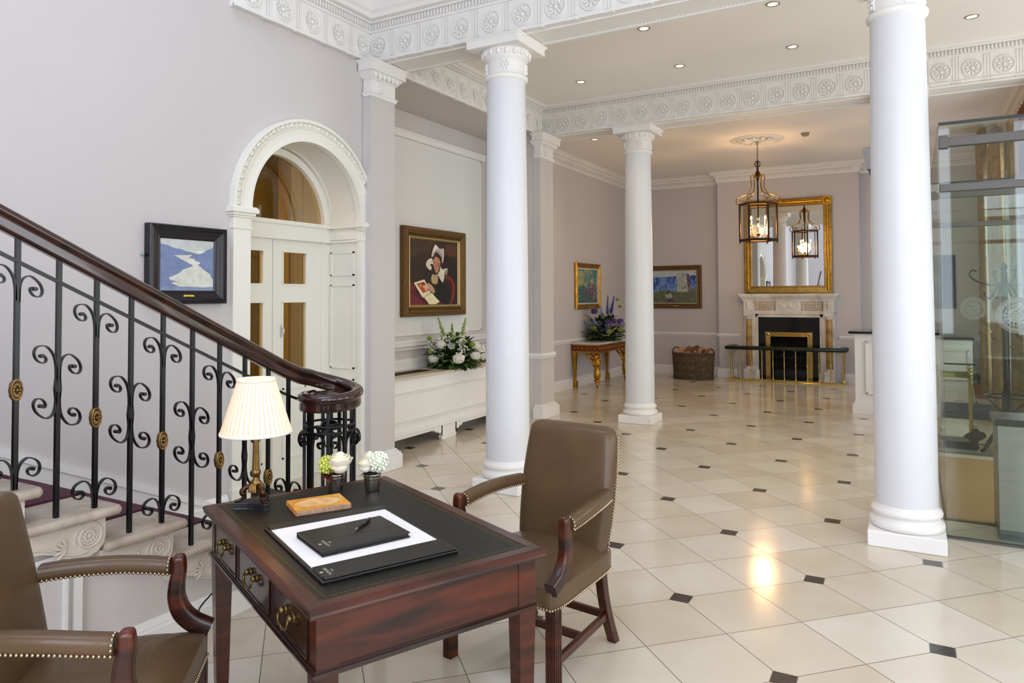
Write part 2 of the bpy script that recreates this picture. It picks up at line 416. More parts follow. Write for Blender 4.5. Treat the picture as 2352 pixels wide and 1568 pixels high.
# ================================================================== pilasters
def pilaster(name, y0, y1, label):
    t = thing(name, label, 'pilaster', (-4.29, (y0+y1)/2, 0), 0); h = (y1-y0)/2
    mb = MB(); mb.box(-.10, 0, -h, h, .16, 3.44); mb.build('shaft', WALL, t)
    mb = MB()
    for d, z0, z1 in ((.055, 0, .13), (.045, .13, .15), (.03, .15, .165), (.018, .165, .18)): mb.box(-.1, d, -h-d, h+d, z0, z1)
    mb.build('base', WHITE, t, .006)
    mb = MB()
    mb.box(-.09, .012, -h-.012, h+.012, 3.44, 3.455); mb.frust(-.09, .012, -h-.012, h+.012, 3.455, 3.475, .012, .012)
    mb.box(-.09, .002, -h-.002, h+.002, 3.475, 3.60)
    mb.frust(-.09, .012, -h-.012, h+.012, 3.60, 3.665, .05, .05)
    mb.box(-.09, .075, -h-.075, h+.075, 3.66, 3.725); mb.frust(-.09, .075, -h-.075, h+.075, 3.725, 3.758, .022, .022)
    for k in range(int(2*h/.062)+1):
        y = -h+.01+k*.062
        mb.ball((.045, y, 3.635), .024, 8, 6, 0, (.8, .8, 1.25))
    # acanthus plaque
    for yy in (-h*.35,):
        mb.box(0, .016, yy-.035, yy+.035, 3.485, 3.595)
        for a in range(5): mb.ball((.016, yy+.024*cos(a*1.256), 3.54+.034*sin(a*1.256)), .016, 6, 5)
    mb.build('capital', PLAST, t)
    return t
pilaster('pilaster', 4.99, 5.33, 'tall grey-shafted square pilaster with white capital beside the arched doorway')
pilaster('pilaster', 8.36, 8.74, 'farther square pilaster at the end of the white alcove cover, before the gilt table')
# dado band round the far pilaster and alcove end
run('trim_13', DADOP, [(XA+.2, 8.37, 0), (-4.285, 8.37, 0), (-4.285, 8.74, 0), (XF, 8.74, 0)][:3])
run('trim_14', [(0, 0), (.012, 0), (.012, 3.7), (0, 3.7)], [(-4.78, 8.36, 0), (-4.74, 8.36, 0)])

# ================================================================== columns
def column(x, y, label):
    t = thing('column', label, 'column', (x, y, 0), 0, 'white columns')
    mb = MB(); mb.box(-.22, .22, -.22, .22, 0, .10); mb.build('plinth', PLAST, t, .008)
    mb = MB()
    prof = [(.20, .10), (.214, .105), (.220, .125), (.216, .145), (.203, .155), (.196, .158), (.192, .175), (.198, .185), (.206, .192), (.209, .205), (.203, .220), (.193, .226), (.188, .232), (.184, .25)]
    mb.lathe(prof, n=48); mb.build('base', PLAST, t)
    mb = MB(); prof = []
    for i in range(25):
        f = i/24; r = .184-.021*f**1.8; prof.append((r, .25+f*(3.43-.25)))
    mb.lathe(prof, n=64, cap=False); mb.build('shaft', COLM, t)
    mb = MB()
    mb.lathe([(.163, 3.42), (.172, 3.425), (.183, 3.435), (.187, 3.45), (.183, 3.463), (.166, 3.47), (.162, 3.475), (.162, 3.585), (.172, 3.592), (.180, 3.600), (.19, 3.612), (.196, 3.625), (.205, 3.66), (.206, 3.672), (.2, 3.68)], n=48)
    for k in range(18):
        a = 2*pi*k/18
        mb.ball((.20*cos(a), .20*sin(a), 3.645), .024, 8, 6, 0, (.75, .75, 1.2))
        a += pi/18; mb.ball((.202*cos(a), .202*sin(a), 3.642), .009, 6, 5, 0, (.8, .8, 2.4))
    for k in range(4):
        a = R(-62)+k*pi/2; T = M.Rotation(a, 4, 'Z')
        mb.box(.155, .170, -.034, .034, 3.482, 3.582, 0, T)
        for j in range(6): mb.ball((.171, .024*cos(j*1.05), 3.532+.034*sin(j*1.05)), .014, 6, 5, 0, (1, 1, 1), T)
        mb.ball((.174, 0, 3.532), .011, 6, 5, 0, (1, 1, 1), T)
    mb.build('echinus', PLAST, t)
    mb = MB(); mb.box(-.245, .245, -.245, .245, 3.68, 3.735); mb.frust(-.245, .245, -.245, .245, 3.735, 3.76, .022, .022)
    mb.build('abacus', PLAST, t)
    return t
c1 = column(-3.01, 5.24, 'white column directly behind the brown leather desk chair')
dup(c1, (-.074, 5.345, 0), None, 'nearest and largest white column, beside the glass screen')
dup(c1, (-3.09, 8.785, 0), None, 'distant white column standing between gilt console table and log basket')
dup(c1, (-.1, 8.785, 0), None, 'white column standing behind the nearest column, next to the grey fitting')

# ================================================================== arched doorway
root = sroot('door_1')
XD = -4.80
mb = MB()   # archivolt band
def arc_band(mb, r0, r1, x0, x1, n=48):
    rings = []
    for i in range(n+1):
        a = pi-pi*i/n; c, s_ = cos(a), sin(a)
        rings.append([(x0, AY+r0*c, AZ+r0*s_), (x1, AY+r0*c, AZ+r0*s_), (x1, AY+r1*c, AZ+r1*s_), (x0, AY+r1*c, AZ+r1*s_)])
    mb.loft(rings, 0, False)
arc_band(mb, .615, .715, XL-.02, XL+.035); arc_band(mb, .61, .63, XL-.02, XL+.043)
arc_band(mb, .715, .722, XL-.02, XL+.05); arc_band(mb, .722, .765, XL-.02, XL+.028); arc_band(mb, .765, .79, XL-.02, XL+.055)
mb.build('archivolt', CREAM, root)
mb = MB()
for k in range(46):
    a = pi*(k+.5)/46; T = M.Translation(V((XL+.035, AY+.744*cos(a), AZ+.744*sin(a)))) @ M.Rotation(a-pi/2, 4, 'X')
    if k % 2: mb.ball((0, 0, 0), .021, 8, 6, 0, (.8, .85, 1.0), T)
    else: mb.ball((0, 0, 0), .007, 6, 5, 0, (1.6, 1, 2.8), T)
mb.build('egg_moulding', CREAM, root)
mb = MB()   # jamb posts + imposts
for y0, y1 in ((AY-.775, AY-AR+.018), (AY+AR-.018, AY+.765)):
    mb.box(XL-.02, XL+.035, y0, y1, 0, 2.12)
    mb.box(XL-.02, XL+.045, y0-.004, y1+.004, 0, .2)
    for d, z0, z1 in ((.045, 2.115, 2.13), (.037, 2.13, 2.20), (.05, 2.20, 2.215), (.062, 2.215, 2.235), (.08, 2.235, 2.27), (.07, 2.27, 2.282)):
        mb.box(XL-.02, XL+d, y0-(d-.035)*.9, y1+(d-.035)*.9, z0, z1)
mb.build('jamb', CREAM, root, .003)
mb = MB()   # reveal: soffit and side linings with sunk panels
rings = []
for i in range(33):
    a = pi-pi*i/32; rings.append([(x, AY+(AR-.004)*cos(a), AZ+(AR-.004)*sin(a)) for x in (XD-.12, XL+.02)])
mb.loft(rings, 0, True, False, False)
for s_ in (-1, 1):
    y = AY+s_*(AR-.004); mb.quad((XD-.12, y, 0), (XL+.02, y, 0), (XL+.02, y, AZ), (XD-.12, y, AZ))
    yb = y-s_*.02
    def fr(z0, z1):
        for (xa, xb, za, zb) in ((XD+.06, XD+.075, z0, z1), (XL-.075, XL-.06, z0, z1), (XD+.06, XL-.06, z0, z0+.015), (XD+.06, XL-.06, z1-.015, z1)):
            mb.box(xa, xb, min(y, yb+s_*.008), max(y, yb+s_*.008), za, zb)
    fr(1.80, 2.02); fr(.95, 1.72); fr(.22, .86)
    mb.box(XD, XL, min(y, y-s_*.03), max(y, y-s_*.03), 0, .2)
    mb.box(XD, XL, min(y, y-s_*.022), max(y, y-s_*.022), 2.13, 2.20); mb.box(XD, XL, min(y, y-s_*.035), max(y, y-s_*.035), 2.235, 2.28); mb.box(XD, XL, min(y, y-s_*.03), max(y, y-s_*.03), 2.105, 2.125)
for a0, a1 in ((12, 78), (102, 168)):
    for rr, xx in ((AR-.012, XD+.06), (AR-.012, XL-.075)):
        rg = []
        for i in range(17):
            a = R(a0+(a1-a0)*i/16); rg.append([(x, AY+r_*cos(a), AZ+r_*sin(a)) for x, r_ in ((xx, rr), (xx+.015, rr), (xx+.015, AR), (xx, AR))])
        mb.loft(rg, 0, False)
mb.build('reveal_lining', CREAM, root)
mb = MB()   # transom, door frame
mb.box(XD-.03, XD+.05, AY-AR, AY+AR, 2.12, 2.26)
mb.box(XD-.03, XD+.075, AY-AR, AY+AR, 2.235, 2.27); mb.box(XD-.03, XD+.065, AY-AR, AY+AR, 2.105, 2.13)
for s_ in (-1, 1):
    a, b_ = sorted((AY+s_*AR, AY+s_*(AR-.085))); mb.box(XD-.03, XD+.02, a, b_, 0, 2.12)
    a, b_ = sorted((AY+s_*AR, AY+s_*(AR-.03))); mb.box(XD-.03, XD+.035, a, b_, 0, 2.12)
mb.build('door_frame', CREAM, root, .003)
mb = MB()
rings = []
for i in range(33):
    a = pi-pi*i/32; c, s_ = cos(a), sin(a)
    rings.append([(XD-.03, AY+q*c, AZ-.02+q*s_) if k in (0, 3) else (XD+.03, AY+q*c, AZ-.02+q*s_) for k, q in enumerate((.575, .575, .64, .64))])
mb.loft(rings, 0, False); mb.build('fanlight_frame', CREAM, root)
GLD = glass('door_glass', '#e9e2cc', .12)
mb = MB(); pts = [(XD-.01, AY+.58*cos(pi-pi*i/32), AZ-.02+.58*sin(pi-pi*i/32)) for i in range(33)]; mb.poly(pts); mb.poly([(p[0]-.006, p[1], p[2]) for p in pts]); mb.build('fanlight_pane', GLD, root)
for s_, nm in ((-1, 0), (1, 1)):     # two leaves
    ya, yb = sorted((AY-.012+s_*.003, AY+s_*(AR-.085)))
    holes = []
    py0, py1 = (4.14+.005, 4.475) if s_ > 0 else (0, 0)
    if s_ > 0: hy0, hy1 = AY+.10, AY+.37
    else: hy0, hy1 = AY-.37-.02, AY-.12
    mb = MB()
    zs = [(1.72, 2.0), (.93, 1.56)]
    mb.box(XD-.035, XD, ya, hy0, .0, 2.11); mb.box(XD-.035, XD, hy1, yb, 0, 2.11)
    mb.box(XD-.035, XD, hy0, hy1, 2.0, 2.11); mb.box(XD-.035, XD, hy0, hy1, 1.56, 1.72); mb.box(XD-.035, XD, hy0, hy1, 0, .93)
    for z0, z1 in zs:
        for (a, b_, c, d) in ((hy0-.012, hy1+.012, z1-.002, z1+.012), (hy0-.012, hy1+.012, z0-.012, z0+.002), (hy0-.012, hy0+.003, z0, z1), (hy1-.003, hy1+.012, z0, z1)):
            mb.box(XD, XD+.009, a, b_, c, d)
    for (a, b_, c, d) in ((hy0, hy1, .80, .815), (hy0, hy1, .2, .215), (hy0, hy0+.015, .2, .815), (hy1-.015, hy1, .2, .815)): mb.box(XD, XD+.009, a, b_, c, d)
    leaf = mb.build('door_leaf', CREAM, root)
    mb = MB()
    for z0, z1 in zs: mb.box(XD-.02, XD-.015, hy0, hy1, z0, z1)
    mb.build('glass_pane', GLD, leaf)
    if s_ > 0:
        mb = MB(); mb.box(XD, XD+.006, AY+.075, AY+.105, 1.26, 1.36); mb.tube([(XD+.004, AY+.09, 1.28), (XD+.03, AY+.09, 1.285), (XD+.03, AY+.09, 1.335), (XD+.004, AY+.09, 1.34)], .005, 8)
        mb.build('door_handle', mat('chrome', '#d8d8d8', .15, 1), leaf)
# ochre room glimpsed beyond the door
OCH = mat('ochre_wall_paint', '#a8945f', .8, noise=.06, nscale=1.5)
mb = MB(); mb.box(-8.0, -7.9, 1.5, 8.5, 0, 3.6); mb.box(-8, -5.35, 6.2, 6.3, 0, 3.6); mb.box(-5.45, -5.35, 5.1, 6.2, 0, 3.6); mb.box(-5.35, -4.60, 5.02, 5.1, 0, 3.6); mb.box(-8, XL-.25, .6, .7, 0, 3.6)
mb.box(-5.7, -5.6, 3.9, 5.1, 0, 3.6)
struct(mb.build('wall_beyond_door', OCH))
mb = MB(); mb.box(-8.0, -5.3, .7, 6.2, 3.6, 3.7); mb.box(-5.3, XL-.2, .7, 5.02, 3.6, 3.7); struct(mb.build('ceiling_beyond_door', OCH))
mb = MB(); mb.box(-8.0, -5.6, .6, 6.3, -.05, .0); struct(mb.build('floor_beyond_door', mat('dark_carpet', '#2d2a2b', .95)))
mb = MB(); mb.box(-4.75, -3.55, 3.72, 4.22, .001, .012)
tag(mb.build('doormat', mat('grey_mat', '#3c3a3a', .95, noise=.2, nscale=60)), 'dark grey doormat on the floor just outside the arched double door', 'doormat')
# ================================================================== staircase
XS = -2.99; RZ = .146; RUN = .316
def nose(k): return 1.84+(5-k)*RUN
STONE = mat('worn_stone', '#b5a998', .6, noise=.18, nscale=7, bump=.15, bscale=25, col2='#998c7c')
STUC = mat('stone_painted', '#cfc6b8', .55, noise=.08, nscale=9, bump=.05)
CARP = mat('plum_carpet', '#4c2430', .95, noise=.25, nscale=90, bump=.3, bscale=200)
PANELW = mat('understair_paint', '#cdc8c4', .5, noise=.02)
stair = sroot('trim_15')
NS = 10
for k in range(1, NS+1):
    y1 = nose(k); y0 = nose(k+1)-.05 if k < NS else y1-RUN-.05
    mb = MB()
    z = RZ*k
    pr_ = [(y0, z-.042), (y1-.012, z-.042), (y1-.003, z-.036), (y1, z-.02), (y1-.003, z-.006), (y1-.012, z), (y0, z)]
    # tread slab with rounded nosing returned on the open end
    mb.loft([[(x, a, b) for a, b in pr_] for x in (XL, XS+.035)], 0, False)
    mb.tube([(XS+.035, y0+.0, z-.021), (XS+.035, y1-.02, z-.021)], .021, 12)
    mb.ball((XS+.035, y0, z-.021), .021, 12, 8); mb.ball((XS+.035, y1-.02, z-.021), .021, 12, 8)
    mb.box(XL, XS-.01, y1-.07, y1-.045, z-RZ, z-.04)
    mb.build('tread', STONE, stair)
mb = MB()
for k in range(1, NS+1):      # carpet over treads and risers
    z = RZ*k; y1 = nose(k); y0 = nose(k+1)
    x0, x1 = XL+.06, -3.24
    mb.box(x0, x1, y0-.07, y1-.01, z-.002, z+.010)
    mb.tube([(x0, y1-.012, z-.020), (x1, y1-.012, z-.020)], .031, 10)
    mb.box(x0, x1, y1-.05, y1-.030, z-RZ, z-.02)
tag(mb.build('stair_carpet', CARP), 'plum red carpet runner climbing the stone stairs behind the balustrade', 'carpet')
# side wall below the steps
mb = MB()
XW = -3.05
for k in range(1, NS+1):
    mb.box(XW-.08, XW, nose(k+1)-.045, nose(k)-.045, 0, RZ*k-.04)
mb.build('side_wall', PANELW, stair)
mb = MB(); mb.sweep([(a, b*.85) for a, b in BASEP], [(XW, -.9, 0), (XW, 3.0, 0)]); mb.build('side_skirting', WHITE, stair)
mb = MB()   # cupboard door moulding beneath the stairs
for a, b_, c, d in ((.9, 1.66, .50, .53), (1.695, 1.725, .16, .56), (.9, 1.725, .545, .565), (1.655, 1.668, .16, .53)): mb.box(XW, XW+.022, a, b_, c, d)
mb.build('cupboard_moulding', WHITE, stair)
# scroll brackets on each tread end
def bracket(k):
    z = RZ*k-.042; y1 = nose(k)-.045
    mb = MB()
    T = M.Translation(V((XS, y1, z)))
    out = [(0, 0), (0, -.09), (-.008, -.118), (-.03, -.14), (-.07, -.152), (-.12, -.148), (-.17, -.13), (-.21, -.105), (-.25, -.09), (-.30, -.085), (-.33, -.09), (-.33, 0)]
    mb.loft([[(x, a, b) for a, b in out] for x in (-.055, 0)], 0, False, True, True, False, T)
    def rel(pts, r): mb.tube([(0.001, a, b) for a, b in pts], r, 6, 0, True, True, False, T, sx=1, sy=1)
    c = (-.068, -.068)
    rel(spiral(c, .062, .038, R(200), R(200-430), 34), .0055)
    rel([(c[0]+.052*cos(R(265)), c[1]+.062*sin(R(265)))]+[(-.12, -.132), (-.17, -.115), (-.21, -.09), (-.25, -.072), (-.29, -.066), (-.32, -.074)], .005)
    rel(spiral(c, .034, .034, 0, 2*pi, 20), .004)
    for j in range(10):
        a = 2*pi*j/10; mb.ball((.002, c[0]+.020*cos(a), c[1]+.020*sin(a)), .0075, 6, 5, 0, (.7, 1, 1), T)
    mb.ball((.002, c[0], c[1]), .008, 6, 5, 0, (1, 1, 1), T)
    for j in range(5):   # palmette
        a = R(110+j*28); L_ = .036
        mb.tube([(.001, -.158, -.095), (.006, -.158+L_*.6*cos(a), -.095+L_*.6*sin(a)), (.003, -.158+L_*1.35*cos(a), -.095+L_*1.35*sin(a))], [.003, .0075, .006], 6, 0, True, True, False, T)
    mb.build('scroll_bracket', STUC, stair)
for k in range(1, 9): bracket(k)
mb = MB()  # curtail foot of bottom step
mb.lathe([(.24, 0), (.24, .10), (.27, .104), (.275, .125), (.27, .146), (0.001, .146)], (-2.86, 2.98, 0), 32); mb.build('curtail_step', STONE, stair)

pts = []
mb = MB(); ya, yb = -1.0, 3.42
zn = lambda y: .73+(1.84-y)*.462
mb.add([(x, y, zn(y)+d) for x in (XL-.0, XL+.022) for y, d in ((ya, -.2), (yb, -.15), (yb, .115), (ya, .135))], [(0,1,2,3),(7,6,5,4),(3,2,6,7),(0,4,5,1),(1,5,6,2)])
mb.add([(x, y, zn(y)+d) for x in (XL-.0, XL+.032) for y, d in ((ya, .110), (yb, .09), (yb, .135), (ya, .155))], [(0,1,2,3),(7,6,5,4),(3,2,6,7),(0,4,5,1),(1,5,6,2)])
mb.build('wall_string', WHITE, stair)
# ---- balustrade
bal = thing('stair_balustrade', 'wrought iron balustrade with mahogany handrail sweeping down to a scrolled newel', 'balustrade', (XS, 2.0, 0))
BO = V((XS, 2.0, 0))
YS_ = [2.814-.1525*i for i in range(0, 14)]; YS_[0] = 2.80
def railz(y): return 1.541+(2.207-y)*.456 if y < 2.62 else None
def rz(y):   # underside z of the handrail
    z = 1.448+(2.207-y)*.50
    if y > 2.70: z += .32*(y-2.70)**2
    return z
def scroll(mb, y0, z0, sy, sz, w=.085, h=.085, sh=-.46):
    """C scroll leaving the bar at (y0,z0), going sz-wards and curling out on side sy"""
    pts = []
    base = [(.006, -.115), (.008, -.06), (.018, -.022), (.040, 0), (.062, -.002), (.082, -.016), (.090, -.040), (.082, -.062), (.064, -.070), (.049, -.062), (.045, -.048), (.053, -.038), (.062, -.042)]
    for a, b in smooth_path([(0, a, b) for a, b in base], 3) and [(p[1], p[2]) for p in smooth_path([(0, a, b) for a, b in base], 3)]:
        yy = y0+sy*a; pts.append((0, yy, z0+sz*(b+.0)+sh*sy*a*.9))
    mb.ribbon(pts, (1, 0, 0), .017, .0045)
    e = pts[-1]; mb.cyl((-.011, e[1], e[2]), (.011, e[1], e[2]), .008, 8)
def rosette(parent, y, z):
    mb = MB(); T = M.Translation(V((0, y, z)))
    n = 20
    for sx in (1, -1):
        rings = []
        for q, d in ((1, .006), (.97, .013), (.80, .010), (.75, .008)):
            rings.append([(sx*d, .021*q*cos(2*pi*j/n)*(1+.04*cos(10*2*pi*j/n)), .043*q*sin(2*pi*j/n)*(1+.03*cos(10*2*pi*j/n))) for j in range(n)])
        mb.loft(rings, 0, True, True, False, False, T); mb.add(rings[-1], [tuple(range(n))], 0, False, T)
        for j in range(10):
            a = 2*pi*j/10; mb.ball((sx*.011, .011*cos(a), .022*sin(a)), .0065, 6, 5, 0, (.6, .9, 1.2), T)
        mb.ball((sx*.014, 0, 0), .006, 6, 5, 0, (1, 1, 1), T)
    mb.loft([[(s_*.007, .021*cos(2*pi*j/n), .043*sin(2*pi*j/n)) for j in range(n)] for s_ in (-1, 1)], 0, True, True, False, False, T)
    mb.build('rosette', GILT, parent)
for i, y in enumerate(YS_):
    k = max(1, 5-floor((y-1.84)/RUN)-1) if y > 1.84 else 5+floor((1.84-y)/RUN)
    k = 1
    while nose(k+1) > y: k += 1
    zb = RZ*k; zt = rz(y)
    yl = y-2.0
    mb = MB(); mb.box(-.0085, .0085, yl-.0085, yl+.0085, zb, zt+.01)
    typeA = (i % 2 == 1)
    if i == 0:
        zm = zb+.36
        for s_ in (-1, 1): scroll(mb, yl, zm+.10, s_, 1); scroll(mb, yl, zm-.17, s_, -1)
    elif typeA:
        for s_ in (-1, 1):
            scroll(mb, yl, zt-.125, s_, 1)
            scroll(mb, yl, zb+.115, s_, 1, sh=-.1)
    else:
        zm = zb+.47 if True else 0
        zm = (zt-.10+zb)/2+.05
        for s_ in (-1, 1):
            scroll(mb, yl, zm+.15, s_, 1); scroll(mb, yl, zm-.13, s_, -1)
            mb.ribbon([(0, yl+s_*.006, zm+.05), (0, yl+s_*.011, zm), (0, yl+s_*.006, zm-.05)], (1, 0, 0), .017, .004)
    bar = mb.build('baluster', IRON, bal)
    if typeA: rosette(bar, yl, (zt+zb)/2-.10)
mb = MB(); pts = []
for i in range(40):
    y = .80+i*(2.93-.80)/39; pts.append((0, y-2.0, rz(y)-.088))
mb.ribbon(pts, (1, 0, 0), .022, .011); mb.build('lower_rail', IRON, bal)
# handrail + volute
CV = V((XS+.155, 2.955, 0))
pts = []
y = .30
while y < 2.93: pts.append((XS, y, rz(y)+.0)); y += .07
ze = rz(2.93)
nturn = 34
zlow = .985
for i in range(nturn+1):
    a = pi-(2*pi*1.02)*i/nturn; f = min(1, i/(nturn*.68)); f = f*(2-f)
    r = .155-.018*(i/nturn)
    pts.append((CV.x+r*cos(a), CV.y+r*sin(a), ze+(zlow-ze)*f))
pts = [(p[0]-BO.x, p[1]-BO.y, p[2]) for p in pts]
RP = [(-.022, 0), (.022, 0), (.025, .012), (.022, .04), (.024, .052), (.034, .058), (.036, .070), (.030, .084), (.015, .093), (0, .095), (-.015, .093), (-.030, .084), (-.036, .070), (-.034, .058), (-.024, .052), (-.022, .04), (-.025, .012)]
mb = MB(); mb.sweep(RP, pts, (0, 0, 1), 0, True); rail = mb.build('handrail', RAILW, bal)
mb = MB(); c = CV-BO
mb.lathe([(.125, zlow+.02), (.125, zlow+.080), (.112, zlow+.087), (.085, zlow+.092), (.080, zlow+.084), (.055, zlow+.095), (.045, zlow+.088), (.02, zlow+.097), (.001, zlow+.098)], (c.x, c.y, 0), 32)
mb.lathe([(.14, zlow), (.14, zlow+.03)], (c.x, c.y, 0), 32)
mb.build('volute_cap', RAILW, rail)
# newel cage
mb = MB()
NB = .146
mb.cyl((c.x, c.y, NB), (c.x, c.y, zlow), .019, 12)
for z, r in ((NB+.03, .032), (NB+.12, .026), (.45, .024), (.78, .026), (.90, .05)): mb.ball((c.x, c.y, z), r, 12, 6, 0, (1, 1, .45))
mb.lathe([(.06, .875), (.068, .88), (.068, .888), (.06, .893)], (c.x, c.y, 0), 20)
mb.build('newel_post', IRON, bal)
for k in range(9):
    a = R(150)-2*pi*k/9
    x, y = c.x+.135*cos(a), c.y+.135*sin(a)
    mb = MB(); T = Tz((x, y, 0), a)
    mb.box(-.0085, .0085, -.0085, .0085, NB, zlow+.005, 0, T)
    if k % 2 == 0:
        o0 = len(mb.v)
        mb2 = MB()
        for s_ in (-1, 1): scroll(mb2, 0, .865, s_, 1, sh=0); scroll(mb2, 0, NB+.11, s_, 1, sh=0)
        mb.add(mb2.v, mb2.f, 0, False, T)
    mb.build('newel_baluster', IRON, bal)
mb = MB()
for z in (.905, .87+.0):
    mb.tube([(c.x+.135*cos(2*pi*k/32), c.y+.135*sin(2*pi*k/32), z) for k in range(32)], .007, 6, 0, True, False, True)
mb.build('ring_rail', IRON, bal)
# lamp cord on the floor behind the desk leg
mb = MB(); mb.tube(smooth_path([(-2.95, 2.25, .02), (-2.90, 2.18, .16), (-2.78, 2.20, .30), (-2.60, 2.12, .5), (-2.48, 2.05, .70)], 6), .004, 6)
tag(mb.build('lamp_cord', BLACK), 'thin black flex running up behind the desk leg to the table lamp', 'cord')
# ================================================================== desk
DA = R(-24.6); DC = V((-1.806, 2.033, 0)); DL, DW = 1.215, .815
LTOP = mat('green_black_leather', '#12120d', .46, spec=.4, noise=.25, nscale=6, bump=.06, bscale=150)
TOOL = mat('gilt_tooling', '#5d4c27', .4, .6)
desk = thing('writing_desk', 'mahogany writing desk with dark leather top standing in the foreground', 'desk', DC, DA)
mb = MB(); hx, hy = DL/2, DW/2
mb.box(-hx+.012, hx-.012, -hy+.012, hy-.012, .728, .742)
prof = [(0, .728), (.008, .730), (.012, .736), (.010, .742), (.016, .745), (.016, .752), (.012, .759), (.004, .762), (-.05, .762), (-.05, .728)]
mb.sweep(prof, [(-hx+.016, hy-.016, 0), (-hx+.016, -hy+.016, 0), (hx-.016, -hy+.016, 0), (hx-.016, hy-.016, 0)][::-1], (0, 0, 1), 0, False, True) if False else None
ring = lambda d, z: [(-hx+d, -hy+d, z), (hx-d, -hy+d, z), (hx-d, hy-d, z), (-hx+d, hy-d, z)]
mb.loft([ring(d, z) for d, z in ((.016, .728), (.006, .731), (.003, .737), (.006, .743), (0, .746), (0, .753), (.004, .759), (.012, .762), (.048, .762), (.048, .7605), (.5*hy, .7605))][:10], 0, False, True, False)
mb.build('desk_top', MAHOG, desk)
mb = MB(); mb.box(-hx+.047, hx-.047, -hy+.047, hy-.047, .745, .7612); lt = mb.build('leather_inset', LTOP, desk)
mb = MB()
def rect_strip(d, w, z):
    mb.loft([ring(d, z), ring(d+w, z)], 0, False, True, False)
rect_strip(.052, .0025, .7617); rect_strip(.082, .0015, .7617); rect_strip(.112, .0015, .7617)
x = -hx+.06
while x < hx-.06:
    for y in (-hy+.067, hy-.067): mb.box(x, x+.005, y-.006, y+.006, .7612, .7618)
    x += .011
y = -hy+.07
while y < hy-.06:
    for x in (-hx+.067, hx-.067): mb.box(x-.006, x+.006, y, y+.005, .7612, .7618)
    y += .011
mb.build('tooled_border', TOOL, lt)
mb = MB()
ax, ay = hx-.03, hy-.03
mb.box(-ax, ax, -ay+.02, ay, .575, .729)
for x0, x1 in ((-ax, -ax+.055), (-.205, -.185), (.185, .205), (ax-.055, ax)): mb.box(x0, x1, -ay, -ay+.03, .575, .729)
mb.box(-ax, ax, -ay, -ay+.03, .715, .729); mb.box(-ax, ax, -ay, -ay+.03, .575, .588)
# end panel framing
mb.box(ax, ax+.003, -ay+.0, -ay+.07, .58, .725); mb.box(ax, ax+.003, ay-.07, ay, .58, .725)
mb.build('apron', MAHOG, desk, .002)
mb = MB(); 
for d, z0, z1 in ((-.006, .560, .568), (-.012, .568, .576), (-.004, .576, .582)): mb.box(-ax+d, ax-d, -ay+d, ay-d, z0, z1)
mb.build('lower_moulding', MAHD, desk)
HAND = mat('aged_brass', '#6e5a34', .35, .9, noise=.3, nscale=40)
for i, (x0, x1) in enumerate(((-ax+.058, -.208), (-.182, .182), (.208, ax-.058))):
    mb = MB(); mb.box(x0, x1, -ay-.002, -ay+.02, .590, .713)
    for a, b_, c_, d in ((x0, x1, .590, .594), (x0, x1, .709, .713), (x0, x0+.004, .59, .713), (x1-.004, x1, .59, .713)): mb.box(a, b_, -ay-.006, -ay, c_, d)
    dr = mb.build('drawer', MAHD, desk)
    mb = MB(); xc = (x0+x1)/2; zc = .665
    for s_ in (-1, 1):
        mb.ball((xc+s_*.036, -ay-.012, zc), .011, 8, 6); mb.cyl((xc+s_*.036, -ay, zc), (xc+s_*.036, -ay-.016, zc), .0055, 8)
        mb.lathe([(.014, 0), (.014, .002), (.009, .004)], n=12, T=M.Translation(V((xc+s_*.036, -ay-.002, zc))) @ M.Rotation(pi/2, 4, 'X'))
    pts = smooth_path([(xc-.036, -ay-.018, zc), (xc-.042, -ay-.022, zc-.012), (xc-.032, -ay-.024, zc-.030), (xc-.012, -ay-.024, zc-.034), (xc, -ay-.024, zc-.040), (xc+.012, -ay-.024, zc-.034), (xc+.032, -ay-.024, zc-.030), (xc+.042, -ay-.022, zc-.012), (xc+.036, -ay-.018, zc)], 5)
    mb.tube(pts, .0042, 8)
    mb.build('drawer_handle', HAND, dr)
for sx in (-1, 1):
    for sy in (-1, 1):
        mb = MB(); x, y = sx*(ax-.032), sy*(ay-.032)
        q = lambda h, z: [(x-h, y-h, z), (x+h, y-h, z), (x+h, y+h, z), (x-h, y+h, z)]
        mb.loft([q(.033, .56), q(.033, .54), q(.024, .09), q(.020, .0)], 0, False); mb.build('leg', MAHOG, desk, .002)
# world point on the desk from local coordinates
def dp(x, y, z=.7615): 
    c, s_ = cos(DA), sin(DA); return (DC.x+x*c-y*s_, DC.y+x*s_+y*c, z)

# ---- blotter
BLK = mat('black_grained_leather', '#14120f', .34, noise=.2, nscale=20, bump=.12, bscale=260)
PAPER = mat('white_paper', '#ece9e4', .7)
INK = mat('silver_lettering', '#b9aea0', .4, .5)
blot = thing('desk_blotter', 'black leather desk blotter holding a large sheet of white paper', 'desk blotter', (-1.69, 1.893, .7615), R(-26))
mb = MB(); w, d = .60, .46
mb.box(-w/2, w/2, -d/2, d/2, 0, .010); mb.build('backing_board', BLK, blot, .003)
mb = MB(); mb.box(-w/2+.03, w/2-.03, -d/2+.012, d/2-.012, .010, .0112); mb.build('paper_sheet', PAPER, blot)
FLAPS = []
for x0, x1 in ((-w/2, -w/2+.050), (.185, w/2)):
    mb = MB(); mb.box(x0, x1, -d/2+.01, d/2-.004, .0115, .0155); fl = mb.build('side_flap', BLK, blot, .0015); FLAPS.append(fl)
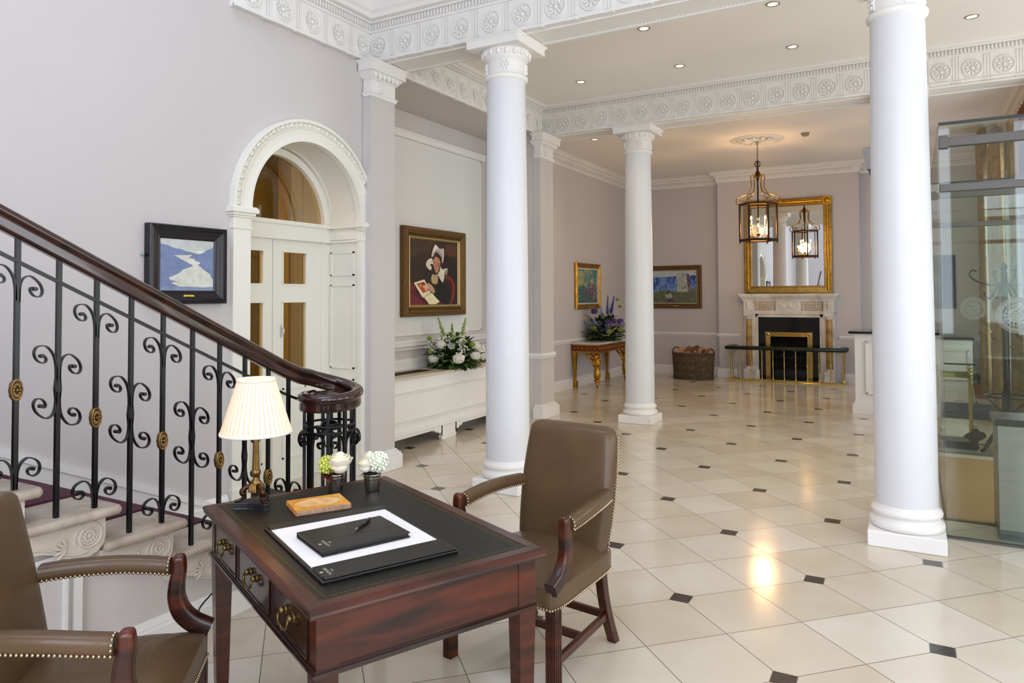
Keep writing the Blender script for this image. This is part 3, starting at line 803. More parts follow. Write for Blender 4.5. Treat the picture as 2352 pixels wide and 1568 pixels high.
def text_obj(body, size, mt, parent, loc, rot, align='LEFT', ext=.0002):
    cu = bpy.data.curves.new('lettering', 'FONT'); cu.body = body; cu.size = size; cu.extrude = ext; cu.align_x = align
    o = bpy.data.objects.new('lettering', cu); COL.objects.link(o); cu.materials.append(mt)
    bpy.context.view_layer.update(); me = bpy.data.meshes.new_from_object(o.evaluated_get(bpy.context.evaluated_depsgraph_get()))
    bpy.data.objects.remove(o); o = bpy.data.objects.new('lettering', me); COL.objects.link(o)
    o.parent = parent; o.location = loc; o.rotation_euler = rot
    return o
def brand(parent, x, y, z):
    # text runs along -x... read from the long side: up = +y local rotated
    text_obj('MERRION', .0145, INK, parent, (x, y, z), (0, 0, 0))
    text_obj('The', .0115, INK, parent, (x+.022, y+.0145, z), (0, 0, R(12)))
    mb = MB(); mb.lathe([(.0062, 0), (.0062, .0004), (.001, .0004)], (x+.030, y-.013, z), 14); mb.build('emblem', INK, parent)
INK2 = INK
# ---- folder on the blotter
fold = thing('leather_folder', 'closed black leather folder lying on the white blotter paper', 'folder', (-1.698, 1.886, .7727), R(-24))
mb = MB(); fw_, fd = .232, .315
mb.box(-fw_/2, fw_/2, -fd/2, fd/2, 0, .006); mb.build('back_cover', BLK, fold, .002)
mb = MB(); mb.box(-fw_/2+.004, fw_/2-.006, -fd/2+.004, fd/2-.004, .006, .015); mb.build('pages', mat('black_page_edges', '#1c1a19', .6), fold)
mb = MB(); mb.box(-fw_/2, fw_/2, -fd/2, fd/2, .015, .020); mb.box(-fw_/2-.001, -fw_/2+.003, -fd/2, fd/2, 0, .02); mb.build('front_cover', BLK, fold, .002)
mb = MB(); mb.box(-.0009+.02, .0009+.02, -fd/2, fd/2, .0196, .0203); mb.build('cover_seam', mat('seam', '#0a0908', .5), fold)
brand(fold, .018, -.125, .0204)
brand(FLAPS[1], .213, -.198, .0158)
# ---- pen
pen = thing('ballpoint_pen', 'black and silver pen lying on the black folder', 'pen', (-1.716, 1.955, .7985), 0)
d0 = V((-1.699, 1.892, 0)); d1 = V((-1.736, 2.016, 0)); pa = atan2((d1-d0).y, (d1-d0).x); pen.rotation_euler[2] = pa
mb = MB(); mb.tube([(-.046, 0, 0), (.0, 0, 0), (.012, 0, 0), (.055, 0, 0), (.062, 0, 0)], [.0035, .0048, .0052, .0048, .003], 12); mb.build('barrel', BLACK, pen)
mb = MB(); mb.tube([(-.066, 0, 0), (-.047, 0, 0)], [.0008, .0034], 10); mb.build('tip', mat('silver', '#c9c6c2', .2, 1), pen)
mb = MB(); mb.tube([(.004, 0, 0), (.014, 0, 0)], [.0055, .0056], 12); mb.box(.02, .058, -.0015, .0015, .004, .0068); mb.build('clip_band', mat('dark_silver', '#8d8985', .25, 1), pen)
# ---- stack of brochures
BCX, BCY, BWd, BLn = -2.10, 2.128, .085, .108
BC = mat('brochure_cover', '#c07c1c', .35, noise=.35, nscale=60, col2='#e3a838')
BO_ = mat('brochure_oval', '#e2c08a', .4, noise=.10, nscale=30, col2='#cfa05f')
BE = mat('brochure_edge', '#8f8b96', .55, noise=.3, nscale=80)
cx_, cy_ = BCX, BCY
for i in range(3):
    rz_ = R(-30.5+[0, .8, -.5][i]); z0 = .7615+.0062*i
    nm = ['gold patterned brochure lying at the bottom of the stack of three', 'gold patterned brochure in the middle of the stack of three', 'gold patterned brochure with oval picture, topmost of the stack beside the lamp'][i]
    b_ = thing('brochure', nm, 'brochure', (cx_, cy_, z0), rz_, 'brochures stacked beside the lamp')
    mb = MB(); mb.box(-BWd+.002, BWd-.001, -BLn+.002, BLn-.002, .001, .0052); mb.build('pages', BE, b_)
    mb = MB(); mb.box(-BWd, BWd, -BLn, BLn, 0, .0010); mb.box(-BWd, BWd, -BLn, BLn, .0051, .0062); mb.box(-BWd, -BWd+.0015, -BLn, BLn, 0, .0062); cv = mb.build('cover', BC, b_)
    if i == 2:
        n = 40
        mb = MB(); mb.loft([[(.066*q*cos(2*pi*k/n), .094*q*sin(2*pi*k/n), z) for k in range(n)] for q, z in ((1, .0062), (1, .0066))], 0, False); mb.build('oval_picture', BO_, cv)
        mb = MB()
        for q in (1.0, .93, .88): mb.tube([(.066*q*cos(2*pi*k/n), .094*q*sin(2*pi*k/n), .0066) for k in range(n)], .0004, 4, 0, True, False, True)
        for pts in (spiral((-.005, -.035), .02, .006, 0, 8, 30), spiral((.002, .03), .016, .004, 2, 9, 30), spiral((.0, .0), .024, .012, 1, 5, 24)):
            mb.tube([(a, b__, .0066) for a, b__ in pts], .0004, 4)
        mb.build('line_drawing', mat('sepia_line', '#9a6a2c', .6), cv)
# ---- table lamp
lamp = thing('table_lamp', 'lit table lamp with pleated cream shade on a bronze tripod base', 'lamp', (-2.325, 2.008, .7615), R(20))
mb = MB()
tri = []
for k in range(3):
    a = R(90+120*k); a2 = R(90+120*(k+1))
    p = V((.082*cos(a), .082*sin(a), 0)); t = V((-sin(a), cos(a), 0))*.014
    tri += [p-t, p+t]
    q0 = p+t; q1 = V((.082*cos(a2), .082*sin(a2), 0))-V((-sin(a2), cos(a2), 0))*.014
    mid = (q0+q1)/2
    for f in (.2, .4, .6, .8):
        b0 = q0*(1-f)+q1*f; inn = -mid.normalized()*(.014*sin(pi*f)); tri.append(b0+inn)
mb.loft([[(p.x*s_, p.y*s_, z) for p in tri] for s_, z in ((1.03, 0), (1, .004), (.99, .022), (.97, .025))], 0, False); mb.build('plinth', mat('black_slate', '#17161b', .4), lamp)
mb = MB()
for k in range(3):
    a = R(90+120*k); T = M.Rotation(a, 4, 'Z')
    mb.tube(smooth_path([(.018, 0, .085), (.040, 0, .078), (.052, 0, .062), (.043, 0, .047), (.052, 0, .036), (.066, 0, .030)], 4), [.010]*6+[.011]*5+[.008]*5+[.006]*5, 8, 0, True, True, False, T)
    for j in (-1, 0, 1): mb.ball((.072, j*.006, .029), .0055, 6, 5, 0, (1.5, .8, .8), T)
mb.build('paw_feet', BRONZE, lamp)
mb = MB()
for k in range(3):
    a = R(150+120*k); T = M.Rotation(a, 4, 'Z')
    for j in range(-2, 3): mb.tube([(.012, j*.003, .10), (.026, j*.006, .08), (.030, j*.0075, .062-.0*abs(j))], [.003, .0045, .003], 6, 0, True, True, False, T)
mb.build('acanthus_leaves', GILT, lamp)
mb = MB()
mb.lathe([(.012, .045), (.020, .06), (.016, .085), (.022, .10), (.012, .11), (.009, .118), (.018, .128), (.020, .142), (.014, .150)], n=16)
n = 24
mb.loft([[((r*(1-.10*(k % 2)))*cos(2*pi*k/n), (r*(1-.10*(k % 2)))*sin(2*pi*k/n), z) for k in range(n)] for r, z in ((.0150, .15), (.0142, .17), (.0108, .27))], 0, False)
mb.lathe([(.0125, .268), (.011, .273), (.012, .278), (.020, .288), (.021, .292), (.008, .294), (.008, .32)], n=16)
mb.build('fluted_stem', mat('antique_bronze', '#7d6238', .35, .9, noise=.35, nscale=30), lamp)
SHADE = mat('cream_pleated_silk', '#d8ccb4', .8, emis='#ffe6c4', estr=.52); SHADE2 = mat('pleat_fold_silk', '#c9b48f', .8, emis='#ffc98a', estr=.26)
mb = MB(); n = 88
n = 40
for k in range(n):
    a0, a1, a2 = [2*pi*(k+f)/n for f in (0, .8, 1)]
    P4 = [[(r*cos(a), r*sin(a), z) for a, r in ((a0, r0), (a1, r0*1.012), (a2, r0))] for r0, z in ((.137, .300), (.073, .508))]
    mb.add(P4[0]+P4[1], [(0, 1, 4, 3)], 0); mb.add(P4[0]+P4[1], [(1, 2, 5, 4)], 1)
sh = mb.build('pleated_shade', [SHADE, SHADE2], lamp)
for r, z in ((.139, .292), (.0745, .502)):
    mb = MB(); mb.loft([[(r*q*cos(2*pi*k/48), r*q*sin(2*pi*k/48), z+h) for k in range(48)] for q, h in ((1.01, 0), (1.015, .006), (.995, .013), (.985, .006))], 0, True, True, False, True)
    mb.build('shade_trim', mat('shade_trim', '#e9ddd0', .8, emis='#ffe0c0', estr=.25), sh)
mb = MB(); mb.ball((0, 0, .40), .028, 12, 8); mb.cyl((0, 0, .31), (0, 0, .38), .012, 10); mb.build('bulb', mat('bulb_glow', '#ffe0a8', .5, emis='#ffcf8a', estr=14), lamp)

# ---- posy vases
STEEL = mat('brushed_steel_cup', '#b8aea6', .22, 1, noise=.1, nscale=3, stretch=(30, 30, 2))
ROSE = mat('white_rose_petal', '#f2ecd6', .55, noise=.05, nscale=20)
HYD = mat('white_hydrangea', '#e9ecd8', .6, noise=.12, nscale=60)
LIME = mat('lime_viburnum', '#c3cd5c', .6, noise=.2, nscale=60)
DLEAF = mat('dark_green_leaf', '#24331f', .45, noise=.3, nscale=20)
BURG = mat('burgundy_leaf', '#4b1d16', .4, noise=.3, nscale=20)
def leaf(mb, p, d, L_, w, up=(0, 0, 1), mi=0, bend=.25, n=4):
    p = V(p); d = V(d).normalized(); up = V(up); s_ = d.cross(up); s_ = s_.normalized() if s_.length > 1e-4 else V((1, 0, 0)); nn = s_.cross(d).normalized()
    vs = []; 
    for i in range(n+1):
        t = i/n; c = p+d*L_*t-nn*(bend*L_*t*t)*1.0; ww = w*sin(pi*min(1, .06+t*.94))**.8*.5
        vs += [c+s_*ww+nn*ww*.25, c, c-s_*ww+nn*ww*.25]
    fs = []
    for i in range(n):
        a = i*3; fs += [(a, a+1, a+4, a+3), (a+1, a+2, a+5, a+4)]
    mb.add(vs, fs, mi, True)
def floret_ball(mb, c, r, n, fr, mi=0, sc=(1, 1, 1)):
    for i in range(n):
        z = 1-2*(i+.5)/n; q = sqrt(1-z*z); a = i*2.39996+random.uniform(-.1, .1); rr = r*random.uniform(.9, 1.08)
        p = (c[0]+rr*q*cos(a)*sc[0], c[1]+rr*q*sin(a)*sc[1], c[2]+rr*z*sc[2])
        mb.ball(p, fr*random.uniform(.8, 1.15), 5, 4, mi)
    mb.ball(c, r*.85, 8, 6, mi, sc)
def rose(mb, c, r, mi=0):
    for lay, (n, rr, op, h) in enumerate(((3, .35, .05, .80), (4, .6, .10, .78), (5, .82, .16, .7), (5, .98, .34, .55))):
        for k in range(n):
            a = 2*pi*k/n+lay*.7; vs = []
            for i in range(4):
                t = i/3
                for j in range(5):
                    u = (j-2)/2; aa = a+u*(1.0/(1+lay*.12)); q = r*(rr*(.35+.65*sin(t*pi/2))+op*.35*t*t)
                    vs.append((c[0]+q*cos(aa), c[1]+q*sin(aa), c[2]-r*.6+r*(t*(1.5-lay*.13))-r*.12*u*u*t-(op*.3*r*t**3)))
            fs = [(i*5+j, i*5+j+1, (i+1)*5+j+1, (i+1)*5+j) for i in range(3) for j in range(4)]
            mb.add(vs, fs, mi, True)
    mb.ball((c[0], c[1], c[2]-r*.12), r*.78, 14, 10, mi, (1, 1, .95))
def cup(t):
    mb = MB(); mb.lathe([(.026, 0), (.0275, .003), (.031, .040), (.034, .062), (.0355, .066), (.0345, .0665), (.031, .060), (.027, .01), (.001, .008)], n=32, cap=False)
    for z in (.052, .056): mb.tube([((.0333)*cos(2*pi*k/32), .0333*sin(2*pi*k/32), z) for k in range(32)], .0006, 4, 0, True, False, True)
    mb.build('steel_cup', STEEL, t)
va = thing('posy', 'small posy with large white rose and lime blossom in steel cup', 'flower posy', dp(-.49, .115)[:2]+(.7615,), 0)
va.location = (-2.208, 2.339, .7615)
cup(va)
fa = R(29.5)
rt_ = V((cos(fa), sin(fa), 0)); fwv = V((-sin(fa), cos(fa), 0))
def P_(u, v_, z): q = rt_*u+fwv*v_; return (q.x, q.y, z)
mb = MB(); rose(mb, P_(.018, -.01, .108), .047); mb.build('rose_bloom', ROSE, va)
mb = MB(); floret_ball(mb, P_(-.030, -.005, .100), .033, 80, .006); mb.build('lime_blossom', LIME, va)
mb = MB()
for u, v_, dz, L_, w in ((.03, -.02, -.1, .055, .045), (.03, .01, .1, .05, .04), (.045, -.01, .0, .03, .03)): leaf(mb, P_(.0, 0, .07), P_(u, v_, dz*.3), L_, w)
mb.build('leaves', DLEAF, va)
mb = MB()
for u, v_, dz, L_, w in ((-.03, -.03, -.3, .05, .04), (-.01, -.04, -.6, .05, .035), (-.04, .0, -.2, .05, .035), (.01, -.04, .4, .045, .04)): leaf(mb, P_(-.01, -.01, .078), P_(u, v_, dz*.05), L_, w)
mb.build('burgundy_leaves', BURG, va)
vb = thing('posy', 'small posy with round white hydrangea head in steel cup, nearer the far desk corner', 'flower posy', (-2.068, 2.416, .7615), 0)
cup(vb)
mb = MB(); rose(mb, P_(-.024, -.012, .100), .032); rose(mb, P_(-.012, .008, .125), .027); mb.build('rosebuds', ROSE, vb)
mb = MB(); floret_ball(mb, P_(.022, -.004, .112), .036, 90, .0066); floret_ball(mb, P_(.036, -.004, .098), .018, 26, .0055); mb.build('hydrangea_head', HYD, vb)
mb = MB()
for u, v_, dz, L_, w in ((-.04, -.01, 0, .045, .035), (-.02, -.04, -.1, .045, .04), (.02, -.04, -.1, .04, .03), (.04, .0, -.6, .04, .02)): leaf(mb, P_(0, -.005, .072), P_(u, v_, dz*.05), L_, w)
mb.build('leaves', DLEAF, vb)
va.scale = (1.12,)*3; vb.scale = (1.12,)*3

# ================================================================== armchairs
def armchair(name, label, loc, rot):
    t = thing(name, label, 'chair', loc, rot, 'leather armchairs at the desk')
    # seat
    def seat_pt(u, v, f):
        hw = (.300*(1-v)/2+.250*(1+v)/2); e = 1-.06*(abs(u)**6*abs(v)**6)
        return (u*hw*e, -.285+(v+1)/2*.555)
    n = 14; vs = []; fs = []
    for j in range(n+1):
        for i in range(n+1):
            u = -1+2*i/n; v = -1+2*j/n; x, y = seat_pt(u, v, 0)
            cr = (1-abs(u)**3.2)*(1-abs(v)**3.2); vs.append((x, y, .432+.060*cr))
    for j in range(n):
        for i in range(n): a = j*(n+1)+i; fs.append((a, a+1, a+n+2, a+n+1))
    mb = MB(); mb.add(vs, fs, 0, True)
    per = [(i, 0) for i in range(n+1)]+[(n, j) for j in range(1, n+1)]+[(i, n) for i in range(n-1, -1, -1)]+[(0, j) for j in range(n-1, 0, -1)]
    loop0 = [vs[j*(n+1)+i] for i, j in per]; loop1 = [(p[0]*1.012, p[1]*1.012, .42) for p in loop0]; loop2 = [(p[0]*1.008, p[1]*1.008, .345) for p in loop0]
    mb.loft([loop0, loop1, loop2], 0, True, True, False); mb.add(loop2, [tuple(reversed(range(len(loop2))))])
    seat = mb.build('seat', LEATH, t)
    def nails(name, pts, parent, sp=.0145, r=.0058):
        mb = MB(); P = [V(p) for p in pts]; acc = 0
        for a, b_ in zip(P[:-1], P[1:]):
            L_ = (b_-a).length; d = (b_-a)/max(L_, 1e-6)
            while acc < L_: mb.ball(tuple(a+d*acc), r, 7, 5); acc += sp
            acc -= L_
        return mb.build(name, NAIL, parent)
    fl = [(p[0]*1.004, p[1]*1.004, .352) for p in loop1]
    nails('nail_trim', [fl[i] for i in range(0, n+1)]+[fl[i] for i in range(n+1, 2*n+1)], seat)
    nails('nail_trim', [fl[0]]+[fl[i] for i in range(len(fl)-1, 3*n, -1)], seat)
    # back
    def back_y(z): return .215+max(0, (z-.42))*.20
    rings = []
    zs = [.40, .46, .55, .65, .75, .85, .92, .955, .972, .978]
    for z in zs:
        hw = .232+.020*sin(pi*min(1, max(0, (z-.40)/.58))**1.0)+(-.0 if z < .9 else 0); th = .045
        hw = hw-(.004 if z > .95 else 0)-(.014 if z > .97 else 0)-(.02 if z > .975 else 0)
        th = th-(.008 if z > .96 else 0)-(.014 if z > .975 else 0)
        y = back_y(z); ring_ = []
        m_ = 28
        for k in range(m_):
            a = 2*pi*k/m_; ca, sa = cos(a), sin(a); e = .22
            px_ = hw*(abs(ca)**e)*(1 if ca >= 0 else -1); py_ = th*(abs(sa)**.5)*(1 if sa >= 0 else -1)
            if sa < 0: py_ *= 1+.22*(1-(px_/hw)**2)
            ring_.append((px_, y+py_, z))
        rings.append(ring_)
    mb = MB(); mb.loft(rings, 0, True); back = mb.build('backrest', LEATH, t)
    for s_ in (-1, 1):
        pts = []
        for i in range(20):
            z = .36+i*.032; 
            if z > .965: break
            hw = .232+.020*sin(pi*min(1, max(0, (z-.40)/.58))); pts.append((s_*(hw+.001), back_y(z)+.028, z))
        nails('nail_trim', pts, back)
    # arms
    for s_ in (-1, 1):
        path = smooth_path([(s_*.243, .225, .690), (s_*.268, .12, .690), (s_*.285, .0, .684), (s_*.290, -.10, .673), (s_*.288, -.165, .664)], 4)
        mb = MB(); rings = []
        for i, p in enumerate(path):
            t_ = i/(len(path)-1); w_ = .030; h_ = .030
            if i == len(path)-1: w_ *= .9
            rings.append([(p[0]+w_*(abs(cos(a))**.6)*(1 if cos(a) > 0 else -1), p[1], p[2]+(h_ if sin(a) > 0 else h_*.85)*(abs(sin(a))**.75)*(1 if sin(a) > 0 else -1)) for a in [2*pi*k/16 for k in range(16)]])
        mb.loft(rings, 0, True); arm = mb.build('arm_pad', LEATH, t)
        for q in (-1, 1): nails('nail_trim', [(p[0]+q*.029, p[1], p[2]-.018) for p in path], arm, .0135, .0052)
        e = path[-1]; nails('nail_trim', [(e[0]+.029*cos(R(a)), e[1]+.004, e[2]+.029*sin(R(a))) for a in range(-30, 211, 15)], arm, .0135, .0052)
        # curved wooden arm support
        cp = smooth_path([(s_*.288, -.190, .704), (s_*.288, -.194, .66), (s_*.287, -.186, .605), (s_*.287, -.186, .555), (s_*.288, -.204, .505), (s_*.289, -.242, .466), (s_*.288, -.296, .438)], 5)
        rings = []; m_ = len(cp)
        for i, p in enumerate(cp):
            tt = (cp[min(i+1, m_-1)]-cp[max(i-1, 0)]).normalized(); f = i/(m_-1)
            w_ = .022+.004*f; h_ = .020+.012*min(1, f*1.5)
            if i == 0: w_ *= .55; h_ *= .55
            if i == 1: w_ *= .88; h_ *= .88
            nn = V((1, 0, 0)).cross(tt).normalized()
            sh_ = .62
            rings.append([tuple(p+V((1, 0, 0))*(w_*(abs(cos(a))**.5)*(1 if cos(a) > 0 else -1))+nn*(h_*(abs(sin(a))**.5)*(1 if sin(a) > 0 else -1))) for a in [2*pi*k/16+.2 for k in range(16)]])
        mb = MB(); mb.loft(rings, 0, True); mb.build('arm_support', MAHD if False else MATS['mahogany'], t)
        mb = MB(); mb.box(s_*.290-.026, s_*.290+.026, -.300, -.235, .345, .440); 
        # legs
        mb = MB(); x = s_*.278; y = -.262
        mb.box(x-.024, x+.024, y-.024, y+.024, 0, .35)
        for k in (-1, 0, 1):
            mb.box(x+k*.014-.003, x+k*.014+.003, y-.0265, y-.024, .0, .345); mb.box(x+s_*.024-(.0025 if s_ < 0 else 0), x+s_*.024+(.0025 if s_ > 0 else 0), y+k*.014-.003, y+k*.014+.003, 0, .345)
        mb.build('leg', MATS['mahogany'], t, .003)
        pts = [(s_*.215, .215, .40), (s_*.217, .222, .28), (s_*.224, .25, .14), (s_*.232, .300, 0)]
        pts = smooth_path(pts, 4); rings = []
        for i, p in enumerate(pts):
            h = .021; rings.append([(p[0]-h, p[1]-h, p[2]), (p[0]+h, p[1]-h, p[2]), (p[0]+h, p[1]+h, p[2]), (p[0]-h, p[1]+h, p[2])])
        mb = MB(); mb.loft(rings, 0, False); mb.build('leg', MATS['mahogany'], t, .003)
        mb = MB(); a_ = V((s_*.278, -.245, .135)); b2 = V((s_*.224, .25, .135)); dd = (b2-a_).normalized(); ss = V((dd.y, -dd.x, 0))*.011
        mb.loft([[tuple(q+ss+V((0, 0, -.017))), tuple(q-ss+V((0, 0, -.017))), tuple(q-ss+V((0, 0, .017))), tuple(q+ss+V((0, 0, .017)))] for q in (a_, b2)], 0, False); mb.build('side_stretcher', MATS['mahogany'], t, .002)
    mb = MB(); mb.box(-.25, .25, -.012, .012, .118, .150); mb.build('cross_stretcher', MATS['mahogany'], t, .002)
    mb = MB(); mb.box(-.222, .222, .240, .260, .118, .150); mb.build('back_stretcher', MATS['mahogany'], t, .002)
    # leather wrapped corner blocks above the front legs
    return t
ch = armchair('armchair', 'brown leather armchair behind the desk, its full backrest facing the room', (-1.52, 2.889, 0), R(-8))
dup(ch, (-2.213, 1.277, 0), R(131.6), 'brown leather armchair cut off by the bottom left corner, drawn up to drawers')
from mathutils.geometry import tessellate_polygon
# ================================================================== alcove radiator cover
CREAMST = mat('cream_stone', '#cbbfa9', .35, noise=.08, nscale=5)
rc = thing('radiator_cover', 'long white panelled alcove cover with cream stone top under the portrait', 'radiator cover', (-4.72, 6.85, 0))
X0, X1 = XA-(-4.72), -4.66+4.72     # back / front
mb = MB()
y0, y1 = 5.335-6.85, 8.355-6.85
mb.box(X1-.04, X1, y0, y1, .19, .74); mb.box(X1-.012, X1+.012, y0, y1, .60, .615); mb.box(X1-.01, X1+.018, y0, y1, .585, .598)
mb.box(X1-.01, X1+.016, y0, y1, .30, .315); mb.box(X1-.01, X1+.012, y0, y1, .275, .288); mb.box(X1-.01, X1+.024, y0, y1, .165, .20)
# plinth with three scroll-cut openings
def opening(ya, yb):
    pts = [(ya, 0), (ya+.02, .03), (ya+.0, .06), (ya+.03, .085), (ya+.075, .085), (ya+.08, .105), (ya+.13, .105), (ya+.15, .13)]
    return pts
edges = [(5.42-6.85, 6.62-6.85), (6.85-6.85+.03, 8.05-6.85)]
cur = y0
for a, b_ in edges:
    mb.box(X1-.03, X1+.012, cur, a, 0, .17)
    L_ = opening(a, b_); 
    prof_top = L_+[(a+b_-q, z) for q, z in reversed(L_)]
    # strip above opening
    for (qa, za), (qb, zb) in zip(prof_top[:-1], prof_top[1:]):
        if abs(qb-qa) < 1e-4: continue
        lo = [(X1-.03, qa, za), (X1+.012, qa, za), (X1+.012, qb, zb), (X1-.03, qb, zb)]
        mb.add(lo+[(X1-.03, qa, .17), (X1+.012, qa, .17), (X1+.012, qb, .17), (X1-.03, qb, .17)], [(0, 1, 2, 3), (1, 5, 6, 2), (0, 3, 7, 4)])
    for yy in (a, b_-.0): 
        pass
    cur = b_
mb.box(X1-.03, X1+.012, cur, y1, 0, .17)
mb.build('front_panel', WHITE, rc, .002)
mb = MB(); mb.box(X1-.14, X1+.03, y0, y1, .742, .768); mb.box(X0+.01, X0+.10, y0, y1, .742, .768)
for a, b_ in ((y0, y0+.08), (-.12, .62), (y1-.1, y1)): mb.box(X0+.10, X1-.14, a, b_, .742, .768)
mb.box(X0+.005, X1-.03, y0, y1, .70, .735); mb.build('stone_top', CREAMST, rc, .003)
mb = MB(); 
for q in (y0+.08, .62):
    yy = q
    while yy < (-.13 if q < 0 else y1-.11): mb.box(X0+.1, X1-.14, yy, yy+.006, .745, .76); yy += .018
mb.build('brass_grille', mat('dark_brass', '#4a3c26', .4, .8), rc)
# wall panel mouldings in alcove
def frame_rect(mb, x, ya, yb, za, zb, w, d):
    mb.box(x, x+d, ya, yb, za, za+w); mb.box(x, x+d, ya, yb, zb-w, zb); mb.box(x, x+d, ya, ya+w, za, zb); mb.box(x, x+d, yb-w, yb, za, zb)
mb = MB(); frame_rect(mb, XA, 5.45, 8.24, 1.155, 3.44, .018, .014)
mb.box(XA, XA+.012, 5.33, 8.36, 3.36+.10, 3.52); mb.box(XA, XA+.024, 5.33, 8.36, 3.52, 3.545)
mb.box(XA, XA+.03, 5.33, 8.36, 1.075, 1.10); mb.box(XA, XA+.018, 5.33, 8.36, 1.03, 1.075); mb.box(XA, XA+.026, 5.33, 8.36, .99, 1.0); mb.box(XA, XA+.03, 5.33, 8.36, .768, .86); mb.box(XA, XA+.02, 5.33, 8.36, .86, .885)
struct(mb.build('trim_16', WHITE))
mb = MB(); mb.box(XA, XA+.006, 5.47, 8.22, 1.17, 3.425); struct(mb.build('trim_17', mat('panel_white', '#dedfdc', .6)))

# ================================================================== paintings
def frame_on_wall(name, label, loc, rotz, w, h, prof, fm, pic=None, liner=None):
    """local: x right, z up, outward -y. w,h outer size. prof list of (inset, depth)"""
    t = thing(name, label, 'painting', loc, rotz)
    mb = MB()
    def ring(d, y): return [(-w/2+d, -y, -h/2+d), (w/2-d, -y, -h/2+d), (w/2-d, -y, h/2-d), (-w/2+d, -y, h/2-d)]
    mb.loft([ring(d, y) for d, y in prof], 0, False, True, False)
    fr = mb.build('frame', fm, t, 0)
    return t, fr
def paint(parent, w, h, y, polys, bg, tag_='canvas'):
    mb = MB(); mats_ = []; idx = {}
    def mi(c):
        if c not in idx:
            idx[c] = len(mats_); mats_.append(c if not isinstance(c, str) else mat('oil_'+c.strip('#'), c, .5, noise=.16, nscale=18, bump=.08, bscale=60))
        return idx[c]
    mb.box(-w/2, w/2, -y, -y+.004, -h/2, h/2, mi(bg))
    yy = y
    for c, pts in polys:
        yy += .0004; P = [(-w/2+a*w, -yy, h/2-b*h) for a, b in pts]
        # fan through earcut: make bmesh-friendly ngon
        tr = tessellate_polygon([[V(p_) for p_ in P]]); mb.add(P, [tuple(f_) for f_ in tr], mi(c))
    return mb.build(tag_, mats_, parent)
def tess(pts, n=4): return [(p.x, p.y) for p in smooth_path([(a, b, 0) for a, b in pts+[pts[0]]], n)][:-1]
def plate(parent, x, z, w, h, y):
    mb = MB(); n = 8; pts = [(x+sx*(w/2-h/2)+h/2*cos(a), z+h/2*sin(a)) for sx, a0 in ((1, -pi/2), (-1, pi/2)) for a in [a0+pi*k/n for k in range(n+1)]]
    mb.loft([[(a, -y, b) for a, b in pts], [(a, -y-.002, b) for a, b in pts]], 0, False)
    for k, (lw, zz) in enumerate(((.62, .15), (.4, -.18))):
        for j in range(int(lw*w/.006)):
            if random.random() < .8: mb.box(x-lw*w/2+j*.006, x-lw*w/2+j*.006+.0042, -y-.0022, -y-.0018, z+zz*h-.0018, z+zz*h+.0018, 1)
    return mb.build('name_plate', [mat('brass_plate', '#d8b24a', .3, .7), mat('plate_engraving', '#6b5216', .6)], parent)
# 1 blue mountain lake
EBON = mat('ebonised_frame', '#17151a', .3, noise=.3, nscale=12)
t, fr = frame_on_wall('framed_painting', 'black-framed painting of pale lake between flat blue hills, over the handrail', (XL, 3.175, 1.828), R(90), .60, .535,
    [(0, 0), (0, .058), (.006, .064), (.014, .066), (.018, .060), (.026, .062), (.032, .054), (.040, .05), (.062, .042), (.075, .038), (.082, .040), (.088, .034), (.094, .030)], EBON)
SKY = '#c3c7c4'; BL = '#7585a8'; BL2 = '#808fa9'
def q(x, y): return ((x-330)/(1250-330), (y-365-(x-330)*.078)/(1225-365-(x-330)*.07))
polys = [(BL, [q(*p) for p in [(330, 455), (470, 495), (560, 535), (700, 560), (760, 590), (840, 600), (970, 642), (1060, 620), (1140, 568), (1200, 553), (1250, 520), (1250, 1240), (330, 1225)]]),
         ('#d3d5c8', [q(*p) for p in [(560, 652), (700, 652), (862, 650), (850, 668), (800, 690), (905, 722), (915, 742), (1005, 775), (1005, 792), (958, 812), (1020, 845), (1040, 875), (1185, 965), (1190, 995), (1240, 1060), (1240, 1168), (1080, 1178), (850, 1165), (640, 1160), (520, 1108), (540, 1090), (615, 1083), (560, 1068), (490, 1050), (475, 1015), (600, 965), (665, 930), (700, 890), (850, 842), (882, 820), (740, 750), (650, 700)]]),
         ('#dcdccb', [q(*p) for p in [(740, 580), (1080, 590), (1060, 618), (970, 640), (840, 598), (760, 588)]]),
         (BL2, [q(*p) for p in [(330, 1165), (640, 1162), (850, 1167), (1080, 1180), (1240, 1172), (1245, 1238), (330, 1224)]])]
pt = paint(t, .415, .352, .030, polys, SKY)
plate(fr, 0, -.535/2+.052, .085, .02, .044)
mb = MB(); mb.ball((-.318, -.012, .06), .012, 8, 6); mb.build('wall_fixing', mat('pale_plug', '#8fa39c', .5), t)
# 2 woman with white bonnet reading
CARVED = mat('carved_brown_gilt', '#6d5025', .45, .45, noise=.5, nscale=55, bump=.8, bscale=70)
t, fr = frame_on_wall('framed_painting', 'gilt-framed portrait of woman in white bonnet with open book, in the alcove', (XA+.012, 7.12, 1.90), R(90), 1.28, 1.055,
    [(0, 0), (0, .055), (.012, .07), (.03, .066), (.05, .075), (.075, .060), (.085, .048), (.093, .058), (.104, .050), (.110, .036)], CARVED)
def ringm(w, h, prof, mt, nm, par):
    mb = MB()
    mb.loft([[(-w/2+d, -y, -h/2+d), (w/2-d, -y, -h/2+d), (w/2-d, -y, h/2-d), (-w/2+d, -y, h/2-d)] for d, y in prof], 0, False, True, False); return mb.build(nm, mt, par)
ringm(1.28, 1.055, [(.110, .046), (.118, .050), (.130, .044), (.134, .034), (.140, .022)], mat('pale_gilt_slip', '#b59f6c', .4, .5), 'slip', fr)
